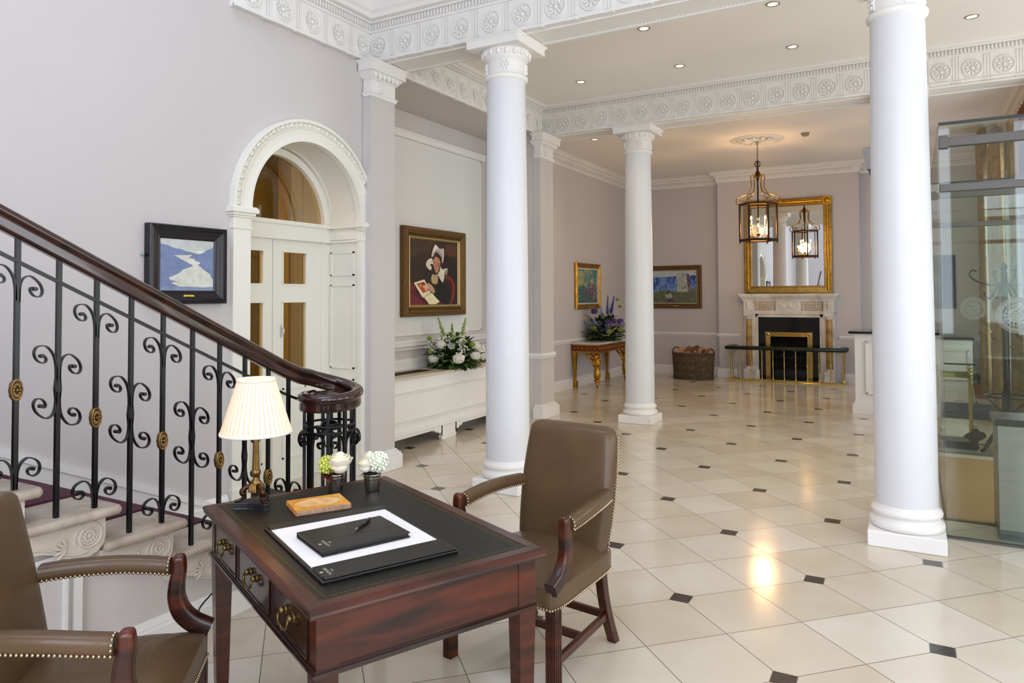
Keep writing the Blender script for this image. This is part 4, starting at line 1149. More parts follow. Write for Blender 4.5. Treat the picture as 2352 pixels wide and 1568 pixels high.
def q2(x, y):   # zoomed coordinates of the canvas quad (315..1075, 300..1290)
    u = (x-318)/(1068-318); top = 318+u*75; bot = 1300-u*10; return (u, (y-top)/(bot-top))
G = lambda L_: [q2(*p) for p in L_]
polys = [
 ('#3a2414', G([(318, 330), (650, 350), (1060, 400), (1060, 620), (800, 560), (500, 520), (318, 640)])),
 ('#5a3418', G([(880, 420), (1040, 420), (1050, 560), (950, 600), (870, 520)])),
 ('#7c2018', G(tess([(850, 890), (905, 875), (985, 930), (1025, 1040), (1010, 1180), (960, 1290), (870, 1290), (880, 1000)]))),
 ('#3a0f10', G(tess([(860, 930), (905, 915), (965, 970), (985, 1060), (970, 1160), (930, 1290), (870, 1290), (880, 1000)]))),
 ('#6d1826', G([(318, 975), (420, 985), (520, 1180), (700, 1240), (880, 1255), (900, 1292), (318, 1300)])),
 ('#4b101c', G([(318, 1090), (420, 1060), (500, 1190), (600, 1292), (540, 1295), (440, 1180), (318, 1130)])),
 ('#14130f', G(tess([(600, 800), (530, 880), (560, 1000), (640, 1090), (700, 1210), (780, 1260), (930, 1290), (940, 1100), (880, 980), (850, 880), (780, 800), (700, 840)]))),
 ('#0f1416', G(tess([(700, 1040), (790, 1100), (820, 1200), (930, 1285), (780, 1255), (710, 1200)]))),
 ('#b59a6f', G(tess([(660, 845), (640, 900), (650, 970), (690, 995), (735, 985), (745, 900), (740, 850), (700, 860)]))),
 ('#cfc8b6', G(tess([(645, 612), (590, 635), (560, 690), (565, 730), (600, 775), (640, 785), (645, 740), (625, 715), (640, 695), (668, 700), (662, 640)]))),
 ('#d6cfb9', G(tess([(785, 735), (770, 800), (745, 845), (770, 910), (820, 970), (845, 900), (850, 830), (880, 790), (905, 770), (870, 765), (815, 775)]))),
 ('#8c8672', G(tess([(860, 800), (895, 780), (900, 820), (885, 860), (860, 855)]))),
 ('#3a1d12', G(tess([(665, 590), (700, 540), (760, 545), (800, 600), (805, 680), (790, 720), (770, 640), (720, 600), (672, 610)]))),
 ('#b98468', G(tess([(672, 630), (700, 595), (745, 605), (778, 660), (776, 730), (750, 800), (715, 835), (685, 790), (668, 710)]))),
 ('#8f5a48', G(tess([(668, 720), (685, 745), (700, 790), (715, 832), (690, 800)]))),
 ('#a0604f', G(tess([(745, 700), (772, 690), (770, 740), (745, 760)]))),
 ('#3a221a', G([(680, 680), (702, 674), (700, 684), (682, 688)])), ('#3a221a', G([(730, 692), (758, 690), (755, 700), (732, 702)])),
 ('#7a3a30', G([(695, 765), (725, 770), (718, 778), (700, 775)])), ('#8c5442', G([(708, 700), (718, 742), (702, 745)])),
 ('#c9b8b4', G(tess([(700, 405), (668, 460), (645, 540), (638, 590), (660, 590), (700, 520), (745, 510), (800, 580), (800, 640), (815, 690), (835, 600), (838, 500), (825, 470), (770, 475), (735, 440)]))),
 ('#a08f92', G(tess([(700, 495), (745, 500), (800, 560), (795, 600), (745, 545), (700, 520)]))),
 ('#e2dccf', G(tess([(700, 410), (680, 470), (665, 530), (690, 500), (730, 470), (720, 440)]))),
 ('#e5dcbb', G([(375, 975), (530, 925), (625, 1115), (500, 1190)])), ('#8d2f1c', G([(415, 990), (525, 960), (605, 1090), (510, 1125)])),
 ('#c9743c', G(tess([(440, 1000), (480, 990), (500, 1040), (470, 1050)]))), ('#d3a37a', G(tess([(500, 1020), (550, 1010), (580, 1080), (530, 1100)]))), ('#b8432a', G(tess([(470, 1060), (520, 1050), (540, 1100), (510, 1110)]))),
 ('#e3dcb2', G([(520, 1185), (640, 1120), (690, 1180), (765, 1255), (700, 1290), (600, 1292)])),
 ('#c9c096', G([(500, 1190), (600, 1130), (650, 1120), (525, 1195)])),
 ('#c08f74', G(tess([(570, 980), (610, 990), (660, 1040), (685, 1090), (680, 1130), (640, 1110), (600, 1060), (575, 1020)]))),
]
paint(t, 1.005, .78, .022, polys, '#241409')
# 3 abstract seascapes
def abstract(name, cols, scale, stretch=(1, 1, 1)):
    m = bpy.data.materials.new(name); m.use_nodes = True; nt = m.node_tree; L = nt.links; N = nt.nodes; b = N['Principled BSDF']; b.inputs['Roughness'].default_value = .45
    tc = N.new('ShaderNodeTexCoord'); mp = N.new('ShaderNodeMapping'); mp.inputs['Scale'].default_value = stretch; L.new(tc.outputs['Object'], mp.inputs[0])
    n = N.new('ShaderNodeTexNoise'); n.inputs['Scale'].default_value = scale; n.inputs['Detail'].default_value = 6; n.inputs['Distortion'].default_value = 1.5; L.new(mp.outputs[0], n.inputs[0])
    r = N.new('ShaderNodeValToRGB'); L.new(n.outputs['Fac'], r.inputs[0])
    while len(r.color_ramp.elements) < len(cols): r.color_ramp.elements.new(.5)
    for i, c in enumerate(cols):
        r.color_ramp.elements[i].position = .30+.40*i/(len(cols)-1); r.color_ramp.elements[i].color = lin(c)
    L.new(r.outputs[0], b.inputs['Base Color'])
    bp = N.new('ShaderNodeBump'); bp.inputs['Strength'].default_value = .4; bp.inputs['Distance'].default_value = .01; L.new(n.outputs['Fac'], bp.inputs['Height']); L.new(bp.outputs[0], b.inputs['Normal'])
    return m
A1 = abstract('sky_strokes', ['#2f5b6d', '#4a7c86', '#7d9a84', '#bfae3e', '#5d8f95'], 7)
A2 = abstract('sea_strokes', ['#15202b', '#2b5560', '#4f7f8a', '#1f2e3c', '#8a9a3a', '#6b8ea0'], 14)
A3 = abstract('rock_strokes', ['#3b3444', '#5a5161', '#6b3a3a', '#8fa2b0', '#2a2533'], 16, (1, 1, .4))
A4 = abstract('cliff_blue_strokes', ['#1c2c6b', '#2f4aa0', '#5b7fbd', '#8aa3c4', '#27408c'], 9, (1.4, 1, .6))
A5 = abstract('cliff_white_strokes', ['#4a5862', '#9aa79f', '#c6c9b4', '#6d7f86', '#2c3440'], 22)
A6 = abstract('meadow_strokes', ['#1e2a1c', '#46552a', '#7a7c3c', '#33405c', '#8c8f6a', '#27331f'], 18)
A7 = abstract('cloud_strokes', ['#6f93b4', '#aebfc6', '#c5c6ba', '#7fa0bd'], 9)
fp = [(0, 0), (0, .03), (.006, .045), (.016, .052), (.03, .045), (.045, .032), (.058, .040), (.066, .036), (.072, .026)]
t, fr = frame_on_wall('framed_painting', 'small upright gilt-framed seascape above the gilt console table', (XF, 12.15, 1.79), R(90), 1.13, .84, [(d*1.25, y) for d, y in fp], OLDGOLD)
ringm(1.13, .84, [(.09, .030), (.105, .028), (.112, .020)], mat('cream_slip', '#d6cfc0', .6), 'slip', fr)
paint(t, .92, .63, .020, [(A2, [(0, .55), (.3, .48), (.45, .55), (.6, .42), (1, .55), (1, 1), (0, 1)]), (A3, [(.4, .6), (.5, .45), (.62, .38), (.78, .42), (1, .50), (1, .95), (.8, .9), (.62, .75), (.5, .85)]), (A1, [(.7, 0), (1, 0), (1, .42), (.8, .3)])], A1)
t, fr = frame_on_wall('framed_painting', 'wide brown-framed painting of blue cliffs on the back wall above basket', (-4.42, YF, 1.79), 0, 1.25, .89, [(d*1.4, y) for d, y in fp], mat('brown_gilt_frame', '#6a4f2c', .45, .35, noise=.4, nscale=40, bump=.5, bscale=60))
ringm(1.25, .89, [(.098, .030), (.112, .026), (.118, .020)], mat('grey_slip', '#a9a794', .6), 'slip', fr)
paint(t, 1.02, .66, .020, [(A7, [(0, 0), (1, 0), (1, .14), (0, .2)]), (A5, [(.60, .08), (.80, .06), (.82, .3), (.84, .66), (.6, .72), (.62, .4)]), (A3, [(.80, .08), (.86, .1), (.90, .4), (.92, .62), (.84, .66), (.82, .3)]), (A6, [(0, .72), (.35, .60), (.6, .66), (.85, .66), (1, .5), (1, 1), (0, 1)]), (A5, [(.36, .75), (.48, .70), (.52, .8), (.46, .88), (.38, .84)]), (A3, [(.36, .92), (.5, .84), (.6, .86), (.62, 1), (.38, 1)])], A4)
plate(fr, .10, -.89/2+.052, .12, .022, .062)

# ================================================================== flower arrangements
def sprig(mb, p, d, L_, r, n, mi=0, fr=.008):
    p = V(p); d = V(d).normalized()
    for i in range(n):
        t = i/(n-1); a = i*2.4; q = r*(1-.75*t)
        o = V((cos(a), sin(a), .2))*q*random.uniform(.4, 1.35)
        mb.ball(tuple(p+d*L_*t+o), fr*(1-.5*t)*random.uniform(.8, 1.2), 5, 4, mi)
def bouquet(name, label, loc, scale, seed, blooms, leafm, R0=.34, H0=.36, fern=False):
    random.seed(seed)
    t = thing(name, label, 'flower arrangement', loc)
    mb = MB(); mb.lathe([(.10, 0), (.13, .01), (.15, .05), (.14, .07), (.12, .05), (.001, .04)], n=24); mb.build('bowl', mat('green_bowl', '#1d3a2c', .3), t)
    for li, lm in enumerate(leafm):
        mb = MB()
        for i in range(150):
            a = random.uniform(0, 2*pi); el = random.uniform(-.05, 1.35); q = random.uniform(.25, .85)
            p = (R0*q*cos(a)*cos(el), R0*q*sin(a)*cos(el), .05+H0*q*sin(el)*.95)
            d = (cos(a)*cos(el)+random.uniform(-.4, .4), sin(a)*cos(el)+random.uniform(-.4, .4), sin(el)*.8+random.uniform(-.2, .3))
            leaf(mb, p, d, random.uniform(.07, .14), random.uniform(.05, .10), (0, 0, 1), 0, random.uniform(.1, .5))
        for i in range(26): # low collar
            a = 2*pi*i/26+random.uniform(-.1, .1); leaf(mb, (.10*cos(a), .10*sin(a), .05), (cos(a), sin(a), -.05), random.uniform(.15, .24), random.uniform(.05, .08), (0, 0, 1), 0, .25)
        mb.build('foliage', lm, t)
    for (nm, mt, kind, lst) in blooms:
        for (a, el, q, sz) in lst:
            a, el = R(a), R(el); p = (R0*q*cos(a)*cos(el), R0*q*sin(a)*cos(el), .06+H0*q*sin(el))
            mb = MB()
            if kind == 'ball': floret_ball(mb, p, sz, 80, sz*.17, 0, (1, 1, .8))
            elif kind == 'spray':
                for _ in range(26):
                    o = V((random.gauss(0, 1), random.gauss(0, 1), random.gauss(0, 1)))*sz*.30; mb.ball(tuple(V(p)*1.08+o), random.uniform(.006, .013), 5, 4); mb.tube([p, V(p)*1.08+o], .0012, 4)
            elif kind == 'spike':
                d = (cos(a)*cos(el), sin(a)*cos(el), sin(el)+.3); sprig(mb, p, d, sz, .024, int(30+sz*150), 0, .010)
                mb.tube([(p[0]*.3, p[1]*.3, .06), p], .003, 5)
            mb.build(nm, mt, t)
    if fern:
        mb = MB()
        for (a, el, L_) in fern:
            a, el = R(a), R(el); d = V((cos(a)*cos(el), sin(a)*cos(el), sin(el))); s_ = d.cross(V((0, 0, 1))).normalized()
            P0 = d*.1+V((0, 0, .06)); mb.tube([P0, P0+d*L_*.5, P0+d*L_-V((0, 0, .04))], .003, 5)
            for i in range(22):
                for k in (-1, 1):
                    f = .15+.85*i/22; leaf(mb, P0+d*L_*f-V((0, 0, .04*f*f)), d*.7+s_*k*.9, L_*.30*(1-f*.6), .012, (0, 0, 1), 0, .3, 2)
        mb.build('palm_fronds', mat('palm_green', '#3d4a30', .5), t)
    t.scale = (scale,)*3
    return t
WBL = mat('white_blossom', '#e9e7d6', .6, noise=.1, nscale=60); GBL = mat('green_blossom', '#8ba23e', .6, noise=.2, nscale=60)
LF1 = mat('mid_green_leaf', '#46632f', .45, noise=.35, nscale=18); LF2 = mat('bright_green_leaf', '#6b8a3a', .45, noise=.3, nscale=18)
cam_a = -60   # direction of the viewer seen from the alcove
bouquet('flower_arrangement', 'low arrangement of white stocks and green leaves on alcove cover', (-4.76, 7.05, .768), 1.0, 3, [
    ('white_bloom', WBL, 'ball', [(-50, 12, .95, .062), (-110, 10, .9, .052), (0, 35, .95, .055), (-30, 60, .85, .058), (-70, 45, .8, .042), (-15, 15, 1.0, .05), (-95, 40, .95, .05)]),
    ('white_spray', WBL, 'spray', [(-60, 70, .7, .17), (-100, 55, .8, .16), (-20, 62, .8, .16), (10, 25, .9, .13), (-40, 30, .85, .12), (-120, 28, .9, .14)]),
    ('green_spray', GBL, 'spike', [(-130, 66, .95, .24), (-5, 72, .9, .22), (-85, 78, .85, .16)]),
    ('green_globe', GBL, 'ball', [(-128, 42, 1.2, .026), (-60, 60, .95, .026), (-112, 22, 1.05, .024), (-12, 38, 1.0, .028), (-30, 48, .95, .024)])], [LF1, LF2, DLEAF], .36, .36)

# ================================================================== gilt console table
tbm = mat('grey_marble', '#c7c5c0', .15, noise=.12, nscale=6)
RED = mat('oxblood_frieze', '#6a2a18', .45, noise=.2, nscale=20)
ct = thing('console_table', 'ornate gilt console table with eagle legs and grey marble top', 'table', (-5.01, 12.22, 0), 0)
ww, dd_ = .255, .80      # x half, y half
mb = MB(); mb.box(-ww-.012, ww+.02, -dd_-.02, dd_+.02, .765, .80); mb.build('marble_top', tbm, ct, .004)
mb = MB()
mb.box(-ww, ww, -dd_, dd_, .635, .65); mb.box(-ww-.0, ww+.006, -dd_-.006, dd_+.006, .745, .765); mb.frust(-ww, ww, -dd_, dd_, .620, .637, .006, .006)
mb.build('gilt_mouldings', OLDGOLD, ct)
mb = MB(); mb.box(-ww+.006, ww-.006, -dd_+.006, dd_-.006, .645, .75); fz = mb.build('frieze', RED, ct)
mb = MB()
def scr(mb, T):
    pts = [(a, 0, b) for a, b in spiral((0, 0), .004, .026, 0, 9, 18)]+[(.045, 0, -.02)]
    mb.tube([(a, b, c) for a, b, c in pts], .005, 5, 0, True, True, False, T)
x = -ww+.05
while x < ww-.03: scr(mb, M.Translation(V((x, -dd_+.004, .697)))); x += .075
y = -dd_+.05
while y < dd_-.03: scr(mb, M.Translation(V((ww-.004, y, .697))) @ M.Rotation(pi/2, 4, 'Z')); y += .075
mb.build('scroll_ornament', OLDGOLD, fz)
for (x, y) in ((-ww+.045, -dd_+.05), (-ww+.045, dd_-.05)):     # tapered back legs
    mb = MB(); qd = lambda h, z: [(x-h, y-h, z), (x+h, y-h, z), (x+h, y+h, z), (x-h, y+h, z)]
    mb.loft([qd(.038, .62), qd(.034, .56), qd(.018, .18)], 0, False); mb.lathe([(.018, .18), (.030, .165), (.030, .155), (.016, .14), (.028, .12)], (x, y, 0), 12)
    mb.box(x-.036, x+.036, y-.036, y+.036, 0, .12); mb.build('back_leg', OLDGOLD, ct, .003)
for y in (-dd_+.11, dd_-.11):    # carved eagle supports
    mb = MB(); x = ww-.075; fs_ = 1 if y < 0 else -1
    mb.lathe([(.006, 0), (.014, .01), (.022, .05), (.045, .09), (.032, .10), (.030, .115), (.062, .125), (.062, .14), (.04, .15)], (x, y, 0), 14)
    mb.lathe([(.035, .15), (.052, .18), (.062, .23), (.060, .28), (.045, .33), (.05, .38), (.066, .43), (.062, .50), (.045, .55), (.03, .60), (.04, .635)], (x, y, 0), 16)
    T = M.Translation(V((x, y, 0)))
    for k in range(26):
        a = 2*pi*k/26*3.1; z = .36+.012*k*.75; rr = .056; mb.ball((rr*cos(a), rr*sin(a), z), .017, 6, 5, 0, (1, 1, 1.4), T)
    for sgn in (-1, 1):  # wings sweeping up and out
        for j in range(5):
            mb.tube(smooth_path([(-.01*j, sgn*.04, .40+.02*j), (-.04-.015*j, sgn*.085, .45+.025*j), (-.09-.02*j, sgn*.10, .53+.018*j), (-.15+.01*j, sgn*.06, .60-.004*j)], 4), [.016]*8+[.012]*5, 6, 0, True, True, False, T)
    # head and hooked beak
    mb.tube(smooth_path([(.0, 0, .52), (.03, -.05*fs_, .56), (.035, -.10*fs_, .57), (.03, -.135*fs_, .545), (.03, -.15*fs_, .515)], 4), [.035]*5+[.032]*4+[.028]*4+[.014]*4, 8, 0, True, True, False, T)
    mb.tube(smooth_path([(.0, 0, .60), (.01, -.08*fs_, .625), (.0, -.2*fs_, .62)], 4), [.028]*5+[.012]*4, 6, 0, True, True, False, T)
    mb.build('eagle_leg', OLDGOLD, ct)
PUR = mat('purple_blossom', '#5f4b8a', .6, noise=.25, nscale=50); BLUE = mat('blue_delphinium', '#3a3f9c', .6, noise=.25, nscale=50); MAUV = mat('mauve_blossom', '#9a7fb0', .6, noise=.2, nscale=50); PBLU = mat('pale_blue_blossom', '#8fa0c8', .6, noise=.2, nscale=50)
bouquet('flower_arrangement', 'tall arrangement of purple and blue flowers with palm fronds on gilt table', (-4.93, 12.22, .80), 1.0, 11, [
    ('blue_spike', BLUE, 'spike', [(-60, 70, .95, .36), (-20, 72, .95, .34), (-100, 30, .55, .12), (-70, 22, .8, .12), (10, 76, 1.0, .30), (-130, 40, .9, .10)]),
    ('purple_bloom', PUR, 'ball', [(-120, 55, 1.25, .055), (-30, 45, .9, .05), (-60, 50, .8, .045), (-10, 40, 1.0, .05), (-95, 42, .8, .04)]),
    ('mauve_spray', MAUV, 'spray', [(-45, 40, .8, .16), (-20, 30, .95, .14), (-60, 30, .85, .12), (0, 30, 1, .14)]),
    ('pale_blue_spray', PBLU, 'spike', [(-90, 60, .9, .22), (-110, 35, .8, .18), (-150, 30, 1.0, .12)]),
    ('green_globe', GBL, 'ball', [(-60, 15, .95, .05), (-115, 25, .9, .045), (-25, 18, 1, .045), (0, 60, 1.4, .03), (-5, 68, 1.6, .03)])], [LF1, LF2, DLEAF], .38, .46,
    [(-115, 8, .46), (-135, 16, .44), (-100, 20, .42), (-120, 45, .55), (-100, 62, .62), (-50, 70, .6), (-10, 20, .5), (20, 35, .5), (80, 10, .55)])

# ================================================================== log basket
bk = thing('log_basket', 'oval wicker basket full of split logs against the back wall', 'basket', (-3.77, 13.80, 0))
WIC = mat('grey_brown_wicker', '#6f5c43', .7, noise=.45, nscale=14, bump=.4, bscale=60); WIC2 = mat('dark_wicker', '#4f4233', .7, noise=.4, nscale=20)
mb = MB(); a0, b0 = .40, .27
nr = 44; n = 96
rings = []
for j in range(nr+1):
    z = .02+.47*j/nr; fl = .93+.07*j/nr; rg = []
    for k in range(n):
        a = 2*pi*k/n; wv = .005*(1 if (k//2+j) % 2 else -1); rg.append(((a0*fl+wv)*cos(a), (b0*fl+wv)*sin(a), z))
    rings.append(rg)
mb.loft(rings, 0, False, True, False); mb.build('woven_side', WIC, bk)
mb = MB()
for z, r, fl in ((.02, .020, .95), (.045, .014, .955), (.06, .014, .955), (.17, .008, .965), (.32, .008, .98), (.485, .018, 1.0), (.50, .014, 1.0)):
    mb.tube([((a0*fl)*cos(2*pi*k/48), (b0*fl)*sin(2*pi*k/48), z) for k in range(48)], r, 6, 0, True, False, True)
for k in range(40):
    a = 2*pi*k/40; mb.cyl(((a0*.94)*cos(a), (b0*.94)*sin(a), .02), ((a0+.004)*cos(a), (b0+.004)*sin(a), .49), .0055, 5)
mb.build('rim_and_bands', WIC2, bk)
for ang in (-25, 155):
    a = R(ang); mb = MB(); c = (a0*cos(a), b0*sin(a)); tdir = V((-sin(a)*a0, cos(a)*b0, 0)).normalized()
    P = [V((c[0], c[1], .49))+tdir*(.10*cos(u))+V((0, 0, .10*sin(u))) for u in [pi*i/10 for i in range(11)]]
    mb.tube(P, .012, 6); mb.build('handle', WIC2, bk)
LOG = [mat('split_log_face', '#b28463', .7, noise=.25, nscale=12, stretch=(1, 6, 6)), mat('log_bark', '#6d4a34', .85, noise=.4, nscale=20)]
random.seed(5)
labs = ['split log at the left end of the wicker basket', 'split log leaning behind the left basket handle', 'large split log rising in the middle of the basket', 'split log lying across the front of the basket middle', 'pale square-ended log at the front right of the basket', 'split log at the right end under the basket handle', 'dark log sticking up at the back right of the basket', 'split log lying flat low in the basket front', 'log half hidden at the back of the basket']
spec_ = [(-.25, -.02, .47, 60, 25), (-.18, .1, .46, 30, 30), (-.02, .03, .50, 35, 20), (.05, -.10, .46, -20, 12), (.13, -.08, .49, 65, 15), (.26, .0, .46, -35, 10), (.2, .12, .49, 20, 30), (-.12, -.14, .43, -40, 5), (.03, .14, .47, 0, 18)]
for i, (x, y, z, az, el) in enumerate(spec_):
    lg = MB(); rr = .062; pr_ = [(rr*cos(R(a)), rr*sin(R(a))) for a in (-40, -10, 20, 50, 80)]+[(-.045, -.01), (-.02, -.045)]
    T = M.Rotation(R(az), 4, 'Z') @ M.Rotation(R(-el), 4, 'Y') @ M.Rotation(R(50*i), 4, 'X')
    lg.loft([[(s_*.135, a, b) for a, b in pr_] for s_ in (-1, 1)], 1, False, True, False, False, T)
    for s_ in (-1, 1): lg.add([(s_*.135, a, b) for a, b in pr_], [tuple(range(len(pr_)))], 0, False, T)
    lg.m[4] = 0; lg.m[5] = 0; lg.m[6] = 0
    tag(lg.build('log', LOG, None, 0, (-3.77+x, 13.80+y, z+.045)), labs[i], 'log', 'split logs in the wicker basket')
mb = MB(); mb.box(-3.77-.3, -3.77+.3, 13.8-.16, 13.8+.16, .36, .40)
mb.v = [(a+3.77, b-13.8, c) for a, b, c in mb.v]; mb.build('log_fill', WIC2, bk)  # unseen slab filling the basket beneath the logs

# ================================================================== fireplace
MARB = mat('white_veined_marble', '#ece9e1', .22, noise=.06, nscale=3, col2='#d2ccbf')
SIEN = mat('sienna_marble', '#8f6a35', .15, nscale=7, col2='#b8934f', noise=.2)
SLATE = mat('black_slate_slip', '#101012', .12)
fp_ = thing('fireplace', 'white marble fireplace with ochre marble columns and Greek key frieze', 'fireplace', (-2.09, YB-.002, 0))
FX = .885
def fbox(mb, x0, x1, y, z0, z1, mi=0): mb.box(x0, x1, -y, 0, z0, z1, mi)
mb = MB()
fbox(mb, -FX+.10, -.545, .07, 0, 1.26); fbox(mb, .545, FX-.10, .07, 0, 1.26); fbox(mb, -.60, .60, .07, 1.19, 1.26)
fbox(mb, -.575, -.545, .085, 0.18, 1.20); fbox(mb, .545, .575, .085, .18, 1.20); fbox(mb, -.575, .575, .085, 1.19, 1.215)
fbox(mb, -.60, -.53, .10, 0, .18); fbox(mb, .53, .60, .10, 0, .18)
for s_ in (-1, 1):
    a, b_ = sorted((s_*(FX-.135), s_*(FX-.005-.02))); fbox(mb, min(s_*.62, s_*.80), max(s_*.62, s_*.80), .12, 0, .01)
    lo, hi = sorted((s_*.62, s_*.80)); fbox(mb, lo, hi, .20, 0, .20); fbox(mb, lo-.008, hi+.008, .208, .0, .03)
    fbox(mb, lo, hi, .09, .2, 1.26)
mb.build('surround', MARB, fp_, .003)
for s_ in (-1, 1):
    mb = MB(); c = (s_*.71, -.135, 0); mb.lathe([(.058, .25), (.0575, .6), (.052, 1.165)], c, 24); col = mb.build('ochre_column', SIEN, fp_)
    mb = MB(); mb.lathe([(.07, .20), (.072, .215), (.064, .228), (.068, .238), (.060, .25)], c, 24); mb.lathe([(.054, 1.16), (.060, 1.17), (.056, 1.185), (.066, 1.20), (.072, 1.215)], c, 24)
    mb.box(c[0]-.078, c[0]+.078, -.215, -.05, 1.215, 1.25); mb.build('column_marble_ends', MARB, col)
mb = MB()
fbox(mb, -.80, .80, .10, 1.25, 1.30); fbox(mb, -.79, .79, .085, 1.29, 1.50)
for s_ in (-1, 1):
    lo, hi = sorted((s_*.625, s_*.80)); fbox(mb, lo, hi, .20, 1.25, 1.285); fbox(mb, lo+.008, hi-.008, .19, 1.285, 1.525)
    c = s_*.7125; mb.lathe([(.012, 1.32), (.02, 1.325), (.01, 1.34), (.03, 1.40), (.036, 1.45), (.018, 1.47), (.026, 1.49)], (c, -.195, 0), 12)
    for q in (-1, 1): mb.tube(smooth_path([(c+q*.03, -.195, 1.45), (c+q*.045, -.195, 1.42), (c+q*.028, -.195, 1.39)], 4), .006, 6)
fbox(mb, -.215, .215, .105, 1.285, 1.525)
# swag tablet
for s_ in (-1, 1):
    for k in range(4):
        mb.tube(smooth_path([(s_*.17, -.108, 1.485), (s_*(.12-.004*k), -.12, 1.42-.012*k), (s_*.06, -.125, 1.405-.012*k), (s_*.008, -.115, 1.46)], 5), .009, 6)
    mb.tube(smooth_path([(s_*.17, -.11, 1.485), (s_*.185, -.115, 1.43), (s_*.17, -.11, 1.36)], 4), [.012]*5+[.006]*4, 6)
mb.tube([(0, -.112, 1.47), (.012, -.118, 1.40), (0, -.112, 1.34)], [.012, .012, .004], 6)
# cornice shelf with breakfronts
for (x0, x1, e) in ((-.79, .79, 0), (-.215, .215, .022), (-.815, -.615, .105), (.615, .815, .105)):
    for dy, z0, z1 in ((.10, 1.50, 1.525), (.115, 1.525, 1.545), (.14, 1.545, 1.565), (.165, 1.565, 1.585), (.19, 1.585, 1.605), (.20, 1.605, 1.635)):
        k = (dy-.10)*.55; fbox(mb, x0-(k if e else 0)-.0, x1+(k if e else 0), dy+e, z0, z1)
fbox(mb, -.885, .885, .197, 1.602, 1.633)
mb.build('mantelpiece', MARB, fp_, .002)
mb = MB(); GK = mat('ochre_inlay', '#9c7a3a', .3)
def key(x0, x1, z0, z1):
    y = .0865; w = .010
    def s(xa, za, xb, zb): mb.box(min(xa, xb)-w/2, max(xa, xb)+w/2, -y-.001, -y, min(za, zb)-w/2, max(za, zb)+w/2)
    W = (x1-x0); H = z1-z0
    s(x0, z0, x0, z1); s(x1, z0, x1, z1)
    u = W/13.
    P = [(0, 0), (0, 1), (3, 1), (3, .22), (2, .22), (2, .78), (1, .78), (1, 0), (4.2, 0), (4.2, 1), (8.2, 1), (8.2, .22), (7.2, .22), (7.2, .78), (5.6, .78), (5.6, .22), (6.5, .22), (6.5, .6)]
    P = [(0, 1), (3.2, 1), (3.2, .2), (2.1, .2), (2.1, .8), (1.1, .8), (1.1, 0), (0, 0)]
    def seq(pts, off, fl=1):
        for a, b in zip(pts[:-1], pts[1:]): s(x0+(off+fl*a[0])*u, z0+a[1]*H, x0+(off+fl*b[0])*u, z0+b[1]*H)
    seq([(0, 1), (3.1, 1), (3.1, 0), (2.2, 0), (2.2, .78), (1, .78), (1, .0), (0, 0)], 0)
    seq([(3.9, 0), (3.9, 1), (8.6, 1), (8.6, .22), (7.6, .22), (7.6, .78), (7.0, .78)], 0) if False else None
    seq([(0, 0), (0, 1), (4.6, 1), (4.6, .22), (3.7, .22), (3.7, .78)], 4)
    seq([(0, 1), (0, .22), (0, 0)], 13) 
    seq([(1, .78), (1, .22), (1.9, .22), (1.9, .78)], 4); seq([(2.8, .78), (2.8, 0), (0, 0)], 4); seq([(2.8, 0), (5.2, 0), (5.2, .2)], 4)
    seq([(0, 0), (0, 1), (3.1, 1)], 9.9); seq([(1, 0), (1, .78), (2.1, .78), (2.1, 0), (3.1, 0)], 9.9)
key(-.60, -.235, 1.325, 1.475); mb.build('greek_key_inlay', GK, fp_); mb = MB(); key(.235, .60, 1.325, 1.475); mb.build('greek_key_inlay', GK, fp_)
mb = MB(); fbox(mb, -.545, -.37, .05, 0, 1.19); fbox(mb, .37, .545, .05, 0, 1.19); fbox(mb, -.37, .37, .05, .86, 1.19); mb.build('slate_slips', SLATE, fp_)
mb = MB()
for s_ in (-1, 1):
    lo, hi = sorted((s_*.33, s_*.415)); fbox(mb, lo, hi, .065, .10, .83)
    for k in range(5): xk = lo+.012+k*.0153; mb.cyl((xk, -.066, .11), (xk, -.066, .82), .006, 8)
    fbox(mb, lo-.004, hi+.004, .074, .82, .912); mb.lathe([(.03, 0), (.03, .006), (.02, .004), (.012, .010), (.001, .010)], n=16, T=M.Translation(V(((lo+hi)/2, -.074, .866))) @ M.Rotation(pi/2, 4, 'X'))
    fbox(mb, lo, hi, .07, 0, .10)
fbox(mb, -.33, .33, .065, .825, .905)
for k in range(5): z = .838+k*.0135; mb.cyl((-.33, -.066, z), (.33, -.066, z), .006, 8)
mb.build('brass_fire_frame', mat('antique_brass', '#c3a45e', .22, 1, noise=.15, nscale=20), fp_)
gr = mat('cast_iron_grate', '#0f0f10', .45, .3)
mb = MB()
for z in (.22, .29, .36, .43): mb.tube(smooth_path([(-.30, .02, z), (-.29, -.05, z), (0, -.075, z), (.29, -.05, z), (.30, .02, z)], 5), .008, 6)
for k in range(9): x = -.28+k*.07; mb.cyl((x, -.062, .2), (x, -.062, .45), .006, 6)
mb.box(-.30, .30, -.05, .20, .05, .20); mb.box(-.33, .33, -.05, .0, .0, .06)
gt = mb.build('grate', gr, fp_)
mb = MB(); random.seed(3)
for k in range(40): mb.ball((random.uniform(-.27, .27), random.uniform(-.02, .16), random.uniform(.36, .47)), random.uniform(.025, .045), 6, 5)
mb.build('coals', mat('coal', '#17151a', .5, noise=.5, nscale=30), gt)

